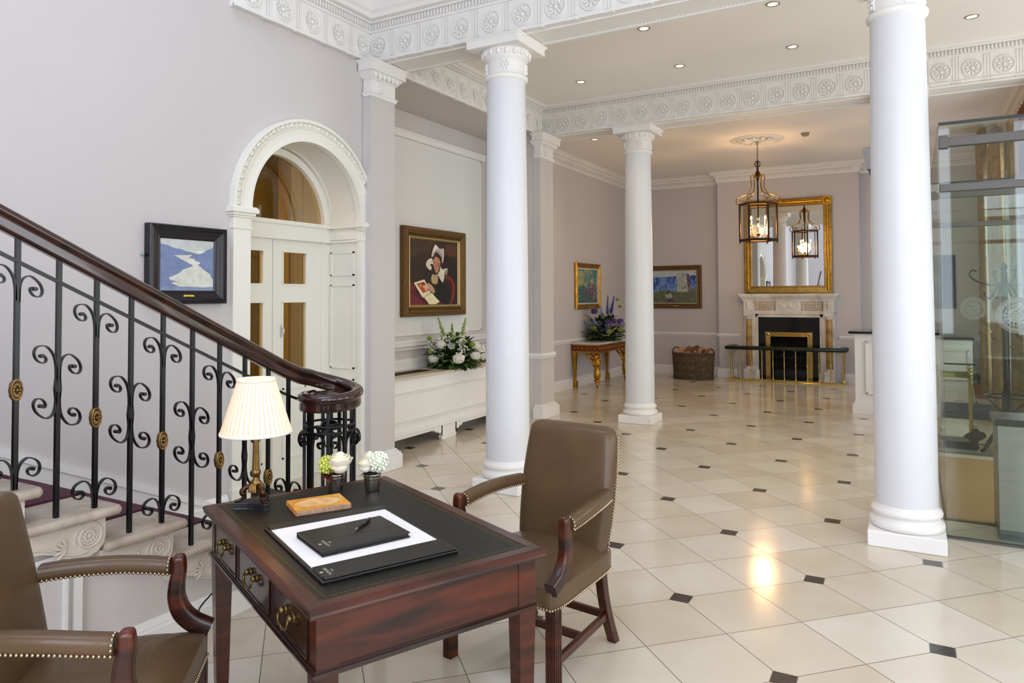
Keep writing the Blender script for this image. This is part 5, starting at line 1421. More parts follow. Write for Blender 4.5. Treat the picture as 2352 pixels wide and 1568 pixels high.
# ================================================================== club fender
fe = thing('club_fender', 'brass club fender with padded dark green leather seat round the hearth', 'fender', (-2.12, 13.92, 0))
GLE = mat('dark_green_leather', '#1b2a1c', .3, noise=.2, nscale=8, bump=.1, bscale=20)
mb = MB(); W2 = .985
path = [(-W2, .40, 0), (-W2, 0, 0), (W2, 0, 0), (W2, .40, 0)]
mb.sweep([(.05, 0), (.05, .012), (.035, .018), (.035, .035), (.02, .045), (-.02, .045), (-.035, .035), (-.035, .018), (-.05, .012), (-.05, 0)], path); mb.build('base_rail', BRASS, fe)
mb = MB(); rp = []
for k in range(14):
    a = 2*pi*k/14; rp.append((.075*(abs(cos(a))**.7)*(1 if cos(a) > 0 else -1), .62+.038*(abs(sin(a))**.7)*(1 if sin(a) > 0 else -1)))
mb.sweep(rp, path, (0, 0, 1), 0, True); mb.build('padded_seat', GLE, fe)
posts = [(-W2, 0), (W2, 0), (-W2, .16), (-W2, .32), (W2, .16), (W2, .32)]+[(-W2+W2*2*k/10, 0) for k in range(1, 10)]
for i, (x, y) in enumerate(posts):
    mb = MB(); mb.cyl((x, y, .04), (x, y, .59), .0105, 10)
    mb.lathe([(.011, .29), (.017, .30), (.012, .31), (.018, .32), (.012, .33), (.017, .34), (.011, .35)], (x, y, 0), 10)
    mb.lathe([(.02, .04), (.014, .055), (.011, .07)], (x, y, 0), 10); mb.build('post', BRASS, fe)

# ================================================================== overmantel mirror
mw, mh = 1.575, 1.80
mi_ = thing('overmantel_mirror', 'tall gilt-framed mirror standing on the marble mantelpiece', 'mirror', (-2.10, YB-.012, 1.637+mh/2), 0)
mb = MB()
def mring(d, y): return [(-mw/2+d, -y, -mh/2+d), (mw/2-d, -y, -mh/2+d), (mw/2-d, -y, mh/2-d), (-mw/2+d, -y, mh/2-d)]
mb.loft([mring(*q_) for q_ in ((0, 0), (0, .05), (.008, .06), (.018, .06), (.024, .045), (.03, .042), (.115, .042), (.122, .055), (.132, .055), (.142, .035), (.15, .02))], 0, False, True, False)
mf = mb.build('gilt_frame', GOLD, mi_)
mb = MB()
def spindle(x0, z0, x1, z1):
    d = V((x1-x0, 0, z1-z0)); L_ = d.length; T = M.Translation(V((x0, -.045, z0))) @ d.to_track_quat('Z', 'Y').to_matrix().to_4x4()
    prof = [(.028, 0)]; z = .02; i = 0
    segs = [(.10, .031), (.02, .022), (.02, .034), (.15, .030), (.02, .034), (.02, .022), (.22, .026), (.02, .036), (.02, .024)]
    while z < L_-.02:
        l, r = segs[i % len(segs)]; prof += [(r, z), (r, min(z+l, L_))]; z += l; i += 1
    mb.lathe(prof, n=14, T=T, smooth=False)
e_ = .072
spindle(-mw/2+e_, -mh/2+.05, -mw/2+e_, mh/2-.15); spindle(mw/2-e_, -mh/2+.05, mw/2-e_, mh/2-.15); spindle(-mw/2+.15, mh/2-e_, mw/2-.15, mh/2-e_)
for s_ in (-1, 1):
    x = s_*(mw/2-.072); z = mh/2-.072; mb.box(x-.072, x+.072, -.065, -.03, z-.072, z+.072)
    mb.lathe([(.055, 0), (.055, .008), (.045, .006), (.04, .012), (.02, .012), (.001, .018)], n=20, T=M.Translation(V((x, -.065, z))) @ M.Rotation(pi/2, 4, 'X'))
mb.build('turned_columns', mat('burnished_gold', '#b98a2c', .3, 1, noise=.2, nscale=16), mf)
mb = MB(); mb.box(-mw/2+.14, mw/2-.14, -.025, -.02, -mh/2+.14, mh/2-.14); mb.build('mirror_glass', mat('mirror_silver', '#eef0f0', .01, 1), mi_)

# ================================================================== lantern
ln = thing('hanging_lantern', 'hexagonal brass and glass lantern hanging lit before the mirror', 'lantern', (-2.12, 11.6, ZC2-.0))
Zt = 3.03-ZC2; Zb = 2.47-ZC2; LR = .275
DBR = mat('dark_brass_frame', '#3a2a18', .4, .7, noise=.3, nscale=30); LBR = mat('lantern_brass', '#a67c36', .25, 1)
mb = MB()
hexp = lambda r, z, o=0: [(r*cos(R(60*k+12+o)), r*sin(R(60*k+12+o)), z) for k in range(6)]
for z, h in ((Zt, .018), (Zb, .020)):
    a, b_ = hexp(LR, z), hexp(LR, z)
    for k in range(6): mb.cyl(a[k], a[(k+1) % 6], h, 6)
for k in range(6):
    mb.cyl(hexp(LR, Zt)[k], hexp(LR, Zb)[k], .015, 8); p = hexp(LR, Zb-.03)[k]; mb.ball(p, .017, 8, 6); 
mb.build('frame', DBR, ln)
mb = MB(); 
for k in range(6):
    a, b_ = hexp(LR-.004, Zt), hexp(LR-.004, Zb); mb.add([a[k], a[(k+1) % 6], b_[(k+1) % 6], b_[k]], [(0, 1, 2, 3)])
mb.build('glass_panes', glass('lantern_glass', '#fbfaf6', .25), ln)
mb = MB()
for k in range(6):
    T = M.Rotation(R(60*k+12), 4, 'Z')
    mb.tube(smooth_path([(.02, 0, Zt+.42), (.05, 0, Zt+.47), (.085, 0, Zt+.46), (.105, 0, Zt+.42), (.095, 0, Zt+.34), (.10, 0, Zt+.26), (.15, 0, Zt+.18), (.24, 0, Zt+.14), (.31, 0, Zt+.11), (.325, 0, Zt+.04), (.29, 0, Zt+.0)], 4), .008, 6, 0, True, True, False, T)
    mb.tube([(.06+a, 0, Zt+.44+b) for a, b in spiral((-.01, 0), .022, .006, pi, 9, 16)], .005, 5, 0, True, True, False, T)
    mb.tube([(.25+a, 0, Zt+.045+b) for a, b in spiral((0, 0), .04, .010, 0.4, 8, 20)], .006, 6, 0, True, True, False, T)
mb.build('scroll_arms', LBR, ln)
mb = MB()
mb.lathe([(.006, Zt+.58), (.02, Zt+.56), (.012, Zt+.54), (.035, Zt+.50), (.032, Zt+.45), (.018, Zt+.42), (.024, Zt+.40), (.012, Zt+.37), (.012, Zt+.06), (.02, Zt+.05), (.012, Zt+.03), (.010, Zb+.10), (.04, Zb+.09), (.01, Zb+.06)], n=14)
for q in (0, 90): 
    T = M.Rotation(R(q), 4, 'Z'); mb.tube([(.04*cos(a), 0, Zt+.635+.05*sin(a)) for a in [2*pi*i/18 for i in range(18)]], .007, 6, 0, True, False, True, T)
mb.build('centre_stem', DBR, ln)
mb = MB(); z = Zt+.69; i = 0
while z < -.02:
    T = M.Translation(V((0, 0, z))) @ M.Rotation(R(90*(i % 2)), 4, 'Z'); mb.tube([(.012*cos(a), 0, .022*sin(a)) for a in [2*pi*j/10 for j in range(10)]], .003, 5, 0, True, False, True, T); z += .034; i += 1
mb.lathe([(.03, -.001), (.03, -.012), (.01, -.03)], n=12)
mb.build('chain', DBR, ln)
CAND = mat('candle_tube', '#efe2c4', .5); GLOW = mat('candle_bulb', '#ffe3b0', .4, emis='#ffd08a', estr=22)
bulbs = []
for k in range(6):
    a = R(60*k+40); r = .145 if k % 2 == 0 else .12; zz = Zb+.10+(.13 if k % 2 else 0)
    mb = MB(); x, y = r*cos(a), r*sin(a)
    mb.tube(smooth_path([(.012*cos(a), .012*sin(a), Zb+.09), (x*.5, y*.5, Zb+.05), (x, y, zz-.02)], 4), .005, 6); mb.lathe([(.006, zz-.03), (.028, zz-.01), (.024, zz-.005), (.01, zz)], (x, y, 0), 12)
    arm = mb.build('candle_arm', LBR, ln)
    mb = MB(); mb.cyl((x, y, zz), (x, y, zz+.09), .011, 10); mb.build('candle', CAND, arm)
    mb = MB(); mb.lathe([(.006, zz+.09), (.015, zz+.105), (.016, zz+.118), (.008, zz+.14), (.001, zz+.15)], (x, y, 0), 10); mb.build('bulb', GLOW, arm)
# ceiling rose
cr = MB()
for r, h in ((.40, .010), (.385, .016), (.36, .012), (.345, .018)): cr.tube([(r*cos(2*pi*k/48), r*sin(2*pi*k/48), -h*.5) for k in range(48)], h*.55, 6, 0, True, False, True)
cr.lathe([(.33, 0), (.33, -.006), (.001, -.006)], n=48)
for k in range(12):
    a = R(30*k); T = M.Rotation(a, 4, 'Z')
    cr.tube(smooth_path([(.06, 0, -.012), (.16, .02, -.03), (.25, -.01, -.02), (.31, .02, -.01)], 4), [.02]*5+[.026]*4+[.014]*4, 6, 0, True, True, False, T)
    for q in (-1, 1): cr.tube(smooth_path([(.10, 0, -.012), (.17, q*.03, -.026), (.22, q*.055, -.012)], 4), [.012]*5+[.008]*4, 6, 0, True, True, False, T)
cr.lathe([(.06, 0), (.06, -.02), (.03, -.03), (.001, -.03)], n=20)
tag(cr.build('ceiling_rose', PLAST, None, 0, (-2.12, 11.6, ZC2+.0005)), 'round white plaster ceiling rose above the lantern chain', 'ceiling rose')
# smoke detector
sd = MB(); sd.lathe([(.062, 0), (.062, -.012), (.055, -.02), (.045, -.045), (.02, -.055), (.001, -.056)], n=28)
tag(sd.build('smoke_detector', mat('grey_plastic', '#8d8a86', .4), None, 0, (-1.40, 11.48, ZC2)), 'round grey smoke detector on ceiling right of the lantern', 'smoke detector')
# downlights
DLG = mat('downlight_glow', '#fff0d0', .5, emis='#ffd591', estr=7)
spots = [(-1.043, 6.52, ZC, 'downlight directly above the middle of the hall, cut by the top edge'), (-2.213, 6.50, ZC, 'downlight nearest the front column capital on its right'),
         (.499, 7.741, ZC, 'downlight to the right of the nearest column'), (-1.055, 7.749, ZC, 'downlight just left of the nearest column, in the rear row'),
         (-2.236, 7.765, ZC, 'rear-row downlight, middle one of the three left of nearest column'), (-3.43, 7.756, ZC, 'rear-row downlight closest to the front column shaft'),
         (-4.312, 10.27, ZC2, 'lone small downlight in the far room ceiling beyond the second beam')]
d0_ = None
for x, y, z, lb in spots:
    if d0_ is None:
        d0_ = thing('downlight', lb, 'ceiling light', (x, y, z), 0, 'recessed ceiling downlights')
        mb = MB(); mb.lathe([(.058, .0), (.060, -.004), (.056, -.007), (.046, -.006), (.042, .02)], n=32, cap=False); mb.build('trim_ring', mat('satin_chrome', '#a9a49a', .25, 1), d0_)
        mb = MB(); mb.lathe([(.044, -.002), (.001, -.002)], n=24, cap=False); mb.build('lamp_face', DLG, d0_)
    else: dup(d0_, (x, y, z), None, lb)

# ================================================================== counters on the right
MARQ = mat('black_marble', '#17151a', .08, nscale=9, noise=.2)
cn = thing('reception_counter', 'white panelled counter with black marble top, partly behind the nearest column', 'counter', (-.30, 11.0, 0))
mb = MB(); mb.box(-.43, .52, -.24, .55, .16, 1.08)
for d, z0, z1 in ((.035, 0, .11), (.025, .11, .135), (.012, .135, .165)): mb.box(-.43-d, .52+d, -.24-d, .55+d, z0, z1)
def pframe(mb, x0, x1, z0, z1, y):
    for w, d in ((.03, .016), (.016, .024)):
        mb.box(x0, x1, y-d, y, z0, z0+w); mb.box(x0, x1, y-d, y, z1-w, z1); mb.box(x0, x0+w, y-d, y, z0, z1); mb.box(x1-w, x1, y-d, y, z0, z1)
pframe(mb, -.30, .0, .27, .98, -.24); pframe(mb, .10, .42, .27, .98, -.24); mb.build('panelled_body', WHITE, cn, .002)
mb = MB(); mb.box(-.50, .58, -.30, .60, 1.08, 1.112); mb.build('marble_top', MARQ, cn, .003)
mb = MB()
mb.box(-.25, .0, -.10, .1, 0, .010); mb.box(-.23, .02, -.08, .12, .011, .016, 1)
tag(mb.build('magazine', [BLACK, mat('magazine_cover', '#c9b9c9', .35, noise=.3, nscale=25)], None, 0, (-.28, 11.0, 1.112)), 'thin magazine lying on the black marble counter top', 'magazine')
sb = thing('sideboard', 'low white panelled sideboard with dark marble top seen through the glass', 'sideboard', (.45, 14.05, 0))
mb = MB(); mb.box(-.55, .35, -.2, .45, .0, .86); mb.box(-.55, .35, -.215, -.2, 0, .12); pframe(mb, -.50, .30, .2, .70, -.2); mb.box(-.56, .36, -.212, .45, .80, .815); mb.build('body', WHITE, sb)
mb = MB(); mb.box(-.58, .38, -.24, .47, .86, .90); mb.build('marble_top', MARQ, sb, .003)
t, fr = frame_on_wall('framed_painting', 'dark wide-framed picture on the wall seen through the glass screen', (.33, YF, 1.83), 0, .58, .93, [(0, 0), (0, .02), (.01, .03), (.05, .025), (.08, .02), (.09, .028), (.10, .015)], mat('charcoal_frame', '#2b2927', .5))
paint(t, .40, .75, .012, [('#4b4a47', [(.2, .35), (.5, .3), (.7, .5), (.6, .8), (.25, .75)]), ('#8b8880', [(.42, .38), (.56, .36), (.62, .46), (.46, .5)])], '#1c1b1b')
# grey ceiling unit beside the hidden column
gu = thing('speaker_unit', 'grey box with black fitting fixed high beside the nearest column', 'wall fitting', (-.345, 8.74, 3.0))
mb = MB(); mb.loft([[(-.13, -.06, .22), (.09, -.06, .24), (.09, .06, .24), (-.13, .06, .22)], [(-.09, -.05, -.02), (.09, -.05, -.0), (.09, .05, -.0), (-.09, .05, -.02)]], 0, False); mb.build('grey_housing', mat('grey_metal', '#8b898c', .45), gu, .004)
mb = MB(); mb.loft([[(-.08, -.05, -.02), (.09, -.05, -.01), (.09, .05, -.01), (-.08, .05, -.02)], [(-.05, -.05, -.14), (.09, -.05, -.13), (.09, .05, -.13), (-.05, .05, -.14)]], 0, False)
mb.ball((.02, 0, -.16), .055, 14, 10); mb.tube([(.02, 0, -.20), (.02, 0, -.28)], .006, 6); mb.build('black_fitting', BLACK, gu)
mb = MB(); mb.box(-.055, .07, -.056, -.05, -.09, -.055); mb.build('pale_label', mat('label_white', '#d9d6d2', .5), gu)
mb = MB(); mb.box(.09, .10, -.03, .03, -.02, .1); mb.build('bracket', mat('grey_metal', '#8b898c'), gu)
# ================================================================== glass vestibule
GL = glass('green_tinted_glass', '#f0f5f0', .8)
RAILM = mat('satin_steel', '#5b5853', .5, .3)
GX0, GX1, GY0, GY1, GH = .155, 2.5, 5.545, 8.50, 2.74
FROST = mat('frosted_etching', '#959b95', .7, alpha=.6)
def mandala(mb, cx, cz, y, r):
    T = None
    def ring(a, b_, n=64):
        mb.add([(cx+q*cos(2*pi*k/n), y, cz+q*sin(2*pi*k/n)) for q in (a, b_) for k in range(n)], [(k, (k+1) % n, n+(k+1) % n, n+k) for k in range(n)])
    def lobes(n, r0, r1, w):
        for k in range(n):
            a = 2*pi*k/n; pts = []
            for (q, s_) in ((r0, -w), (r1, -w*1.15), (r1*1.02, 0), (r1, w*1.15), (r0, w)):
                pts.append((cx+q*cos(a)-s_*sin(a), y, cz+q*sin(a)+s_*cos(a)))
            mb.add(pts, [(0, 1, 2, 3, 4)])
    ring(.97*r, 1.0*r); ring(.86*r, .90*r)
    n = 60
    for k in range(n):
        a = 2*pi*k/n; q = .935*r; w = .026*r; p = [(cx+(q+sx*w)*cos(a+sy*.032), y, cz+(q+sx*w)*sin(a+sy*.032)) for sx, sy in ((-1, -1), (1, -1), (1, .5), (-1, .5))]
        mb.add(p, [(0, 1, 2, 3)])
    ring(.76*r, .84*r); lobes(24, .66*r, .77*r, .022*r); ring(.56*r, .62*r); lobes(16, .40*r, .56*r, .045*r); ring(.30*r, .40*r); lobes(12, .2*r, .30*r, .02*r); ring(.13*r, .21*r); ring(.02*r, .09*r)
    for k in range(16):
        a = 2*pi*(k+.5)/16; c_ = (cx+.64*r*cos(a), cz+.64*r*sin(a)); m_ = 10
        mb.add([(c_[0]+q*cos(a+pi*(j/m_-.5)), y, c_[1]+q*sin(a+pi*(j/m_-.5))) for q in (.10*r, .125*r) for j in range(m_+1)], [(j, j+1, m_+2+j, m_+1+j) for j in range(m_)])
def pane(name, label, vs0, vs1, y, discs):
    t = thing(name, label, 'glass screen', (GX0, y, 0))
    mb = MB(); mb.box(0, GX1-GX0, -.006, .006, .0, GH); mb.build('glass_sheet', GL, t)
    mb = MB()
    mb.box(0, GX1-GX0, -.012, .012, GH-.004, GH+.012); mb.build('dark_top_edge', mat('dark_edge', '#1b1f1d', .4), t)
    mb = MB()
    mb.box(.05, GX1-GX0, -.026, .03, 2.585, 2.645); mb.box(0, .055, -.032, .036, 2.575, 2.66)
    mb.build('top_rail', RAILM, t, .004); mb = MB(); mb.box(0, GX1-GX0, -.02, .02, 0, .012); mb.build('floor_channel', RAILM, t); mb = MB()
    mb.box(.0, GX1-GX0, -.024, .028, 2.285, 2.335)
    mb.build('lower_rail', RAILM, t, .004)
    for i, (x, z, r) in enumerate(discs):
        mb = MB(); mandala(mb, x-GX0, z, -.008, r); mb.build('etched_roundel', FROST, t)
    return t
pane('glass_screen', 'front glass screen of the entrance lobby, with large etched roundel', 0, 0, GY0, [(.565, 1.468, .114), (1.0, 1.468, .114)])
pane('glass_screen', 'rear glass screen of the lobby, with smaller-looking etched roundel', 0, 0, GY1, [(.506, 1.463, .114), (1.1, 1.463, .114)])
t = thing('glass_screen', 'clear side glass of the lobby running back from nearest column', 'glass screen', (GX0, (GY0+GY1)/2, 0))
mb = MB(); h = (GY1-GY0)/2-.03; mb.box(-.006, .006, -h, h, 0, GH); mb.build('glass_sheet', glass('clear_glass', '#f8faf8', .4), t)
# steel clad plinth unit
su = thing('steel_cabinet', 'waist-high brushed steel cabinet behind the front glass at right edge', 'cabinet', (.80, 5.85, 0))
mb = MB(); mb.box(-.345, .45, -.18, .16, .06, .74); mb.build('steel_body', mat('brushed_steel', '#8d8883', .32, .85, noise=.06, nscale=4, stretch=(1, 1, 12)), su, .002)
mb = MB(); mb.box(-.345, .45, -.19, .165, .0, .06); mb.build('kick_plate', mat('grey_plate', '#6d6f6e', .35, .8), su)
mb = MB(); mb.box(-.36, .46, -.195, .17, .74, .785); mb.build('dark_top', mat('dark_top_plate', '#26221f', .25), su, .003)
# coir mat
COIR = mat('coir', '#a98a5c', .95, noise=.35, nscale=120, bump=.6, bscale=300, stretch=(1, 3, 1))
mb = MB(); mb.box(.165, 2.3, 5.99, 8.23, .001, .016); tag(mb.build('coir_mat', COIR), 'tan coir doormat filling the glass entrance lobby floor', 'doormat')
mb = MB()
for (x0_, x1_, y0_, y1_) in ((.15, 2.32, 5.97, 5.988), (.15, 2.32, 8.232, 8.25), (.15, .163, 5.988, 8.232), (2.302, 2.32, 5.988, 8.232)): mb.box(x0_, x1_, y0_, y1_, .0005, .006)
tag(mb.build('mat_well_frame', mat('dark_bronze_trim', '#3a332c', .5)), 'dark metal edging strip round the coir doormat', 'mat frame')
mb = MB(); mb.box(.12, 1.0, 10.95, 12.42, .001, .012); tag(mb.build('floor_mat', mat('slate_grey_mat', '#3d4048', .95, noise=.2, nscale=80)), 'dark slate grey mat lying on the floor beyond the glass', 'floor mat')
# brass stand with glass tray
st = thing('umbrella_stand', 'brass framed umbrella stand with black tray beyond the glass lobby', 'umbrella stand', (.345, 8.93, 0))
for sx in (-1, 1):
    for sy in (-1, 1):
        mb = MB(); x, y = sx*.145, sy*.13; mb.cyl((x, y, .06), (x, y, .80), .013, 10)
        mb.lathe([(.016, .76), (.02, .78), (.012, .80), (.02, .815), (.012, .835), (.001, .85)], (x, y, 0), 12); mb.build('post', BRASS, st)
mb = MB()
for y in (-.13, .13): mb.box(-.145, .145, y-.010, y+.010, .735, .775)
for x in (-.145, .145): mb.box(x-.010, x+.010, -.13, .13, .735, .775)
mb.build('top_rails', BRASS, st)
mb = MB(); mb.box(-.165, .165, -.15, .15, 0, .075); mb.build('drip_tray', mat('black_tray', '#131313', .2), st, .003)
mb = MB(); mb.box(-.10, .19, -.155, -.125, .87, .885); mb.box(.18, .19, -.15, -.13, .48, .50); mb.build('black_rail', BLACK, st)
lf = MB()
o_ = [(-.02, 0), (.03, 0), (.05, .03), (.035, .06), (.04, .09), (.10, .13), (.105, .16), (.08, .19), (.055, .19), (.03, .22), (-.0, .215), (-.02, .18), (-.06, .16), (-.09, .125), (-.045, .10), (-.02, .10), (-.015, .06), (-.035, .03)]
lf.loft([[(a, -.012, b) for a, b in o_], [(a*1.04, 0, b) for a, b in o_], [(a, .012, b) for a, b in o_]], 0, False)
tag(lf.build('iron_ornament', mat('dark_cast_iron', '#2a2422', .6, noise=.3, nscale=20), None, 0, (.50, 8.765, .006)), 'dark leaf-shaped ornament at the corner of the brass stand', 'ornament')
# bentwood coat stand
BENT = mat('bentwood_brown', '#2e1b14', .25, coat=.4)
cs = thing('coat_stand', 'dark bentwood coat stand with curled hooks behind the steel cabinet', 'coat stand', (.80, 8.86, 0))
mb = MB(); mb.tube([(0, 0, .30), (0, 0, 1.0), (0, 0, 1.80)], [.030, .034, .028], 12); mb.lathe([(.022, 1.80), (.03, 1.82), (.016, 1.84), (.03, 1.87), (.028, 1.90), (.001, 1.935)], n=14); mb.build('pole', BENT, cs)
for k in range(4):
    T = M.Rotation(R(90*k+35), 4, 'Z')
    mb = MB(); mb.tube(smooth_path([(.03, 0, .62), (.05, 0, .40), (.10, 0, .25), (.19, 0, .14), (.26, 0, .03), (.29, 0, .018)], 5), .017, 8, 0, True, True, False, T); mb.build('leg', BENT, cs)
for k in range(8):
    T = M.Rotation(R(45*k+12), 4, 'Z'); dz = 0 if k % 2 == 0 else -.06
    mb = MB()
    mb.tube(smooth_path([(.03, 0, 1.70+dz), (.12, 0, 1.70+dz), (.22, 0, 1.73+dz), (.285, 0, 1.77+dz), (.31, 0, 1.82+dz), (.28, 0, 1.855+dz), (.245, 0, 1.84+dz)] if k % 2 == 0 else [(.03, 0, 1.70), (.08, 0, 1.66), (.11, 0, 1.60), (.15, 0, 1.56), (.19, 0, 1.59), (.20, 0, 1.63)], 5), .010, 7, 0, True, True, False, T)
    mb.build('hook', BENT, cs)
mb = MB(); mb.tube([(.19*cos(a), .19*sin(a), .56) for a in [2*pi*k/40 for k in range(40)]], .011, 8, 0, True, False, True)
for k in range(4):
    T = M.Rotation(R(90*k+80), 4, 'Z'); mb.tube(smooth_path([(.19, 0, .56), (.14, 0, .50), (.07, 0, .42), (.03, 0, .33)], 4), .010, 7, 0, True, True, False, T)
mb.build('umbrella_ring', BENT, cs)
# potted plant
pp = thing('potted_plant', 'small green plant in terracotta pot beside the gold curtains', 'plant', (.86, 13.2, 0))
mb = MB(); mb.lathe([(.075, 0), (.105, .18), (.115, .185), (.115, .22), (.10, .22), (.095, .19), (.001, .18)], n=24); mb.build('terracotta_pot', mat('terracotta', '#a8684a', .8, noise=.15), pp)
mb = MB(); random.seed(21)
for i in range(90):
    a = random.uniform(0, 2*pi); el = random.uniform(.1, 1.4); leaf(mb, (.05*cos(a), .05*sin(a), .2+.14*random.random()), (cos(a)*cos(el), sin(a)*cos(el), sin(el)), random.uniform(.07, .14), .05, (0, 0, 1), 0, .4)
mb.build('leaves', LF1, pp)
mb = MB()
for i in range(12): mb.ball((random.uniform(-.12, .12), random.uniform(-.12, .12), random.uniform(.3, .42)), .012, 6, 5)
mb.build('red_blossoms', mat('red_blossom', '#b2473f', .6), pp)
# curtains
DAM = mat('gold_damask', '#8a6a38', .55, nscale=14, col2='#a98a52', noise=.2, sheen=.3)
def curtain(label, y0, y1, x, zb=.02, zt=3.5, amp=.05, folds=6, tie=None):
    t = thing('curtain', label, 'curtain', (x, (y0+y1)/2, 0), 0, 'gold damask curtains')
    mb = MB(); nu, nv = folds*10, 24; vs = []; fs = []
    for j in range(nv+1):
        z = zb+(zt-zb)*j/nv; g = 1
        if tie: g = 1-.35*math.exp(-((z-tie)/.45)**2)
        for i in range(nu+1):
            u = i/nu; y = ((u-.5)*(y1-y0))*g; vs.append((amp*sin(u*folds*2*pi+.4*sin(z))*(.8+.2*sin(z*2))-.0, y, z))
    for j in range(nv):
        for i in range(nu): a = j*(nu+1)+i; fs.append((a, a+1, a+nu+2, a+nu+1))
    mb.add(vs, fs, 0, True); mb.build('drape', DAM, t)
    if tie:
        mb = MB(); hw = (y1-y0)/2*.67
        mb.tube([((amp+.02)*cos(a), hw*sin(a), tie+.02*cos(a)) for a in [2*pi*k/24 for k in range(24)]], .012, 6, 0, True, False, True); mb.build('tieback', mat('gold_rope', '#9b7d42', .6), t)
    return t
curtain('gold damask curtain farthest away, left of the thin bright window gap', 12.15, 12.85, .88, zb=.15, zt=4.0, tie=1.05)
curtain('gold damask curtain standing behind the coat stand and larger etched roundel', 10.30, 11.45, .92, zt=3.57, tie=1.05)
curtain('gold damask curtain at the right edge, partly cut off by the frame', 9.24, 9.52, .95, tie=1.05)
mb = MB(); 
for (a, b_) in ((8.99, 9.45), ): mb.box(.78, 1.04, 8.99, 14.2, 3.62, 3.64)
mb = MB(); 
y = 8.99; vs = []; fs = []; n = 160
for i in range(n+1):
    yy = 8.99+i*(10.15-8.99)/n; sw = .10*abs(sin((yy-8.99)*2.7)); x = 1.04+.025*sin(yy*40)
    vs += [(x, yy, 3.62), (x, yy, 3.36+sw)]
for i in range(n): fs.append((2*i, 2*i+1, 2*i+3, 2*i+2))
mb.add(vs, fs, 0, True)
tag(mb.build('pelmet', mat('red_gold_brocade', '#6f4426', .7, col2='#8a5a30', nscale=18)), 'red-brown swagged pelmet above the gold curtains, top right corner', 'pelmet')
# windows on right wall
WF = WHITE
for i, (a, b_) in enumerate(WIN):
    w = sroot('window_%d' % (i+1), (XR+.12, (a+b_)/2, 0)); h = (b_-a)/2
    mb = MB()
    for (ya, yb, za, zb) in ((-h, -h+.06, .35, 3.4), (h-.06, h, .35, 3.4), (-h, h, .35, .42), (-h, h, 3.33, 3.4), (-h, h, 1.8, 1.86), (-.015, .015, .35, 3.4)): mb.box(-.03, .03, ya, yb, za, zb)
    mb.build('window_frame', WF, w)
    mb = MB(); mb.box(-.004, .004, -h, h, .4, 3.35); mb.build('glass_pane', glass('window_glass', '#ffffff', .6), w)
for i, (wall, a, b_, z0, z1) in enumerate((('s', -2.2, -.4, .5, 3.3), ('s', .6, 2.4, .5, 3.3), ('s', 3.3, 4.9, .5, 3.3), ('b', -1.2, .6, .9, 5.2), ('b', 1.4, 2.9, .9, 5.2))):  # unseen hall windows, added to go with the fill lights
    w = sroot('window_%d' % (i+3), (3.3, (a+b_)/2, 0) if wall == 's' else ((a+b_)/2, -3.2, 0), 0 if wall == 's' else R(90)); h = (b_-a)/2
    mb = MB()
    for (ya, yb, za, zb) in ((-h, -h+.06, z0, z1), (h-.06, h, z0, z1), (-h, h, z0, z0+.07), (-h, h, z1-.07, z1), (-h, h, (z0+z1)/2-.03, (z0+z1)/2+.03), (-.02, .02, z0, z1)): mb.box(-.03, .03, ya, yb, za, zb)
    mb.build('window_frame', WF, w)
# ================================================================== camera
cam = bpy.data.cameras.new('camera'); co = bpy.data.objects.new('camera', cam); COL.objects.link(co)
F_, P_a, YAW, ROLL, HOR = 1636.65, R(1.6), R(29.484), R(-.25), 681.37
CYp = HOR-F_*math.tan(P_a)
fw3 = V((-sin(YAW)*cos(P_a), cos(YAW)*cos(P_a), sin(P_a))); rt3 = V((cos(YAW), sin(YAW), 0)); up3 = rt3.cross(fw3)
r2 = rt3*cos(ROLL)+up3*sin(ROLL); u2 = up3*cos(ROLL)-rt3*sin(ROLL)
mm = M((r2, u2, -fw3)).transposed().to_4x4(); mm.translation = V((0, 0, 1.6)); co.matrix_world = mm
cam.sensor_width = 36; cam.lens = 36*F_/2352; cam.shift_y = -(784-CYp)/2352; cam.clip_start = .05; cam.clip_end = 100
SC.camera = co
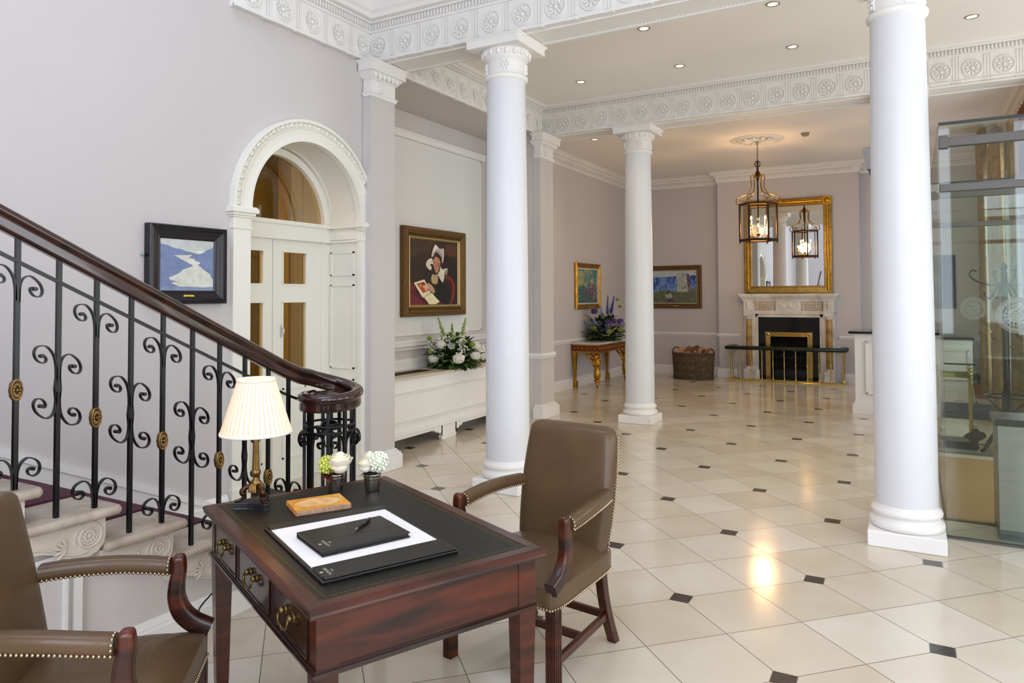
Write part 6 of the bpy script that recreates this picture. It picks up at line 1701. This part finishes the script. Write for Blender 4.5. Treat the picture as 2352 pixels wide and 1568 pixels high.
# ================================================================== light
w = bpy.data.worlds.new('daylight'); SC.world = w; w.use_nodes = True
bg = w.node_tree.nodes['Background']; bg.inputs[0].default_value = lin('#dfe9f5'); bg.inputs[1].default_value = 2.2
def area(name, loc, rot, sx, sy, e, col, spread=180):
    l = bpy.data.lights.new(name, 'AREA'); l.shape = 'RECTANGLE'; l.size = sx; l.size_y = sy; l.energy = e; l.color = lin(col)[:3]; l.spread = R(spread)
    o = bpy.data.objects.new(name, l); COL.objects.link(o); o.location = loc; o.rotation_euler = rot; return o
def point(name, loc, e, col, r=.03):
    l = bpy.data.lights.new(name, 'POINT'); l.energy = e; l.color = lin(col)[:3]; l.shadow_soft_size = r
    o = bpy.data.objects.new(name, l); COL.objects.link(o); o.location = loc; return o
def spot(name, loc, e, col, ang=110, blend=.8):
    l = bpy.data.lights.new(name, 'SPOT'); l.energy = e; l.color = lin(col)[:3]; l.spot_size = R(ang); l.spot_blend = blend; l.shadow_soft_size = .04
    o = bpy.data.objects.new(name, l); COL.objects.link(o); o.location = loc; return o
# fill lights added at unseen windows behind the camera (face +Y) and on the entrance side (face -X)
for x, wd in ((-.3, 1.7), (2.15, 1.4)): area('window_daylight', (x, -3.0, 3.05), (R(90), 0, 0), wd, 4.2, 200, '#dde6fc')
for y, wd in ((-1.3, 1.7), (1.5, 1.7), (4.1, 1.5)): area('window_daylight', (3.12, y, 1.9), (R(90), 0, R(90)), wd, 2.7, 66, '#f0f2f8')
area('stairwell_fill', (-2.9, .4, 6.9), (0, 0, 0), 3.0, 4.0, 190, '#cfdcfd')  # added overhead fill; the stairwell ceiling has no skylight opening
area('window_daylight', (1.1, 12.5, 1.9), (R(90), 0, R(90)), 2.3, 2.9, 36, '#eef2ff')
area('window_daylight', (1.1, 9.8, 1.9), (R(90), 0, R(90)), 1.0, 2.9, 30, '#eef2ff')
area('vestibule_fill', (3.1, 7.0, 1.6), (R(90), 0, R(90)), 2.4, 2.4, 150, '#f4f3ee')  # added fill for the glass lobby; no door stands in this wall
for x, y, z, lb in spots: spot('downlight_beam', (x, y, z-.02), 30, '#ffdcab', 120)
point('lantern_light', (-2.12, 11.6, 2.66), 85, '#ffc88a', .12)
point('lamp_light', (-2.325, 2.008, 1.165), 4.5, '#ffc98c', .03)
area('room_beyond_light', (-6.3, 3.4, 3.4), (0, 0, 0), 1.6, 2.6, 170, '#ffd9a0')
vs = SC.view_settings; SC.display_settings.display_device = 'sRGB'; vs.view_transform = 'Standard'; vs.look = 'None'; vs.gamma = 1; vs.use_curve_mapping = False; vs.exposure = -.33
SC.cycles.use_denoising = True; SC.cycles.max_bounces = 10; SC.cycles.diffuse_bounces = 5; SC.cycles.glossy_bounces = 5; SC.cycles.transparent_max_bounces = 24; SC.cycles.transmission_bounces = 6
SC.cycles.sample_clamp_indirect = 6; SC.cycles.caustics_reflective = False; SC.cycles.caustics_refractive = False; SC.cycles.blur_glossy = 1
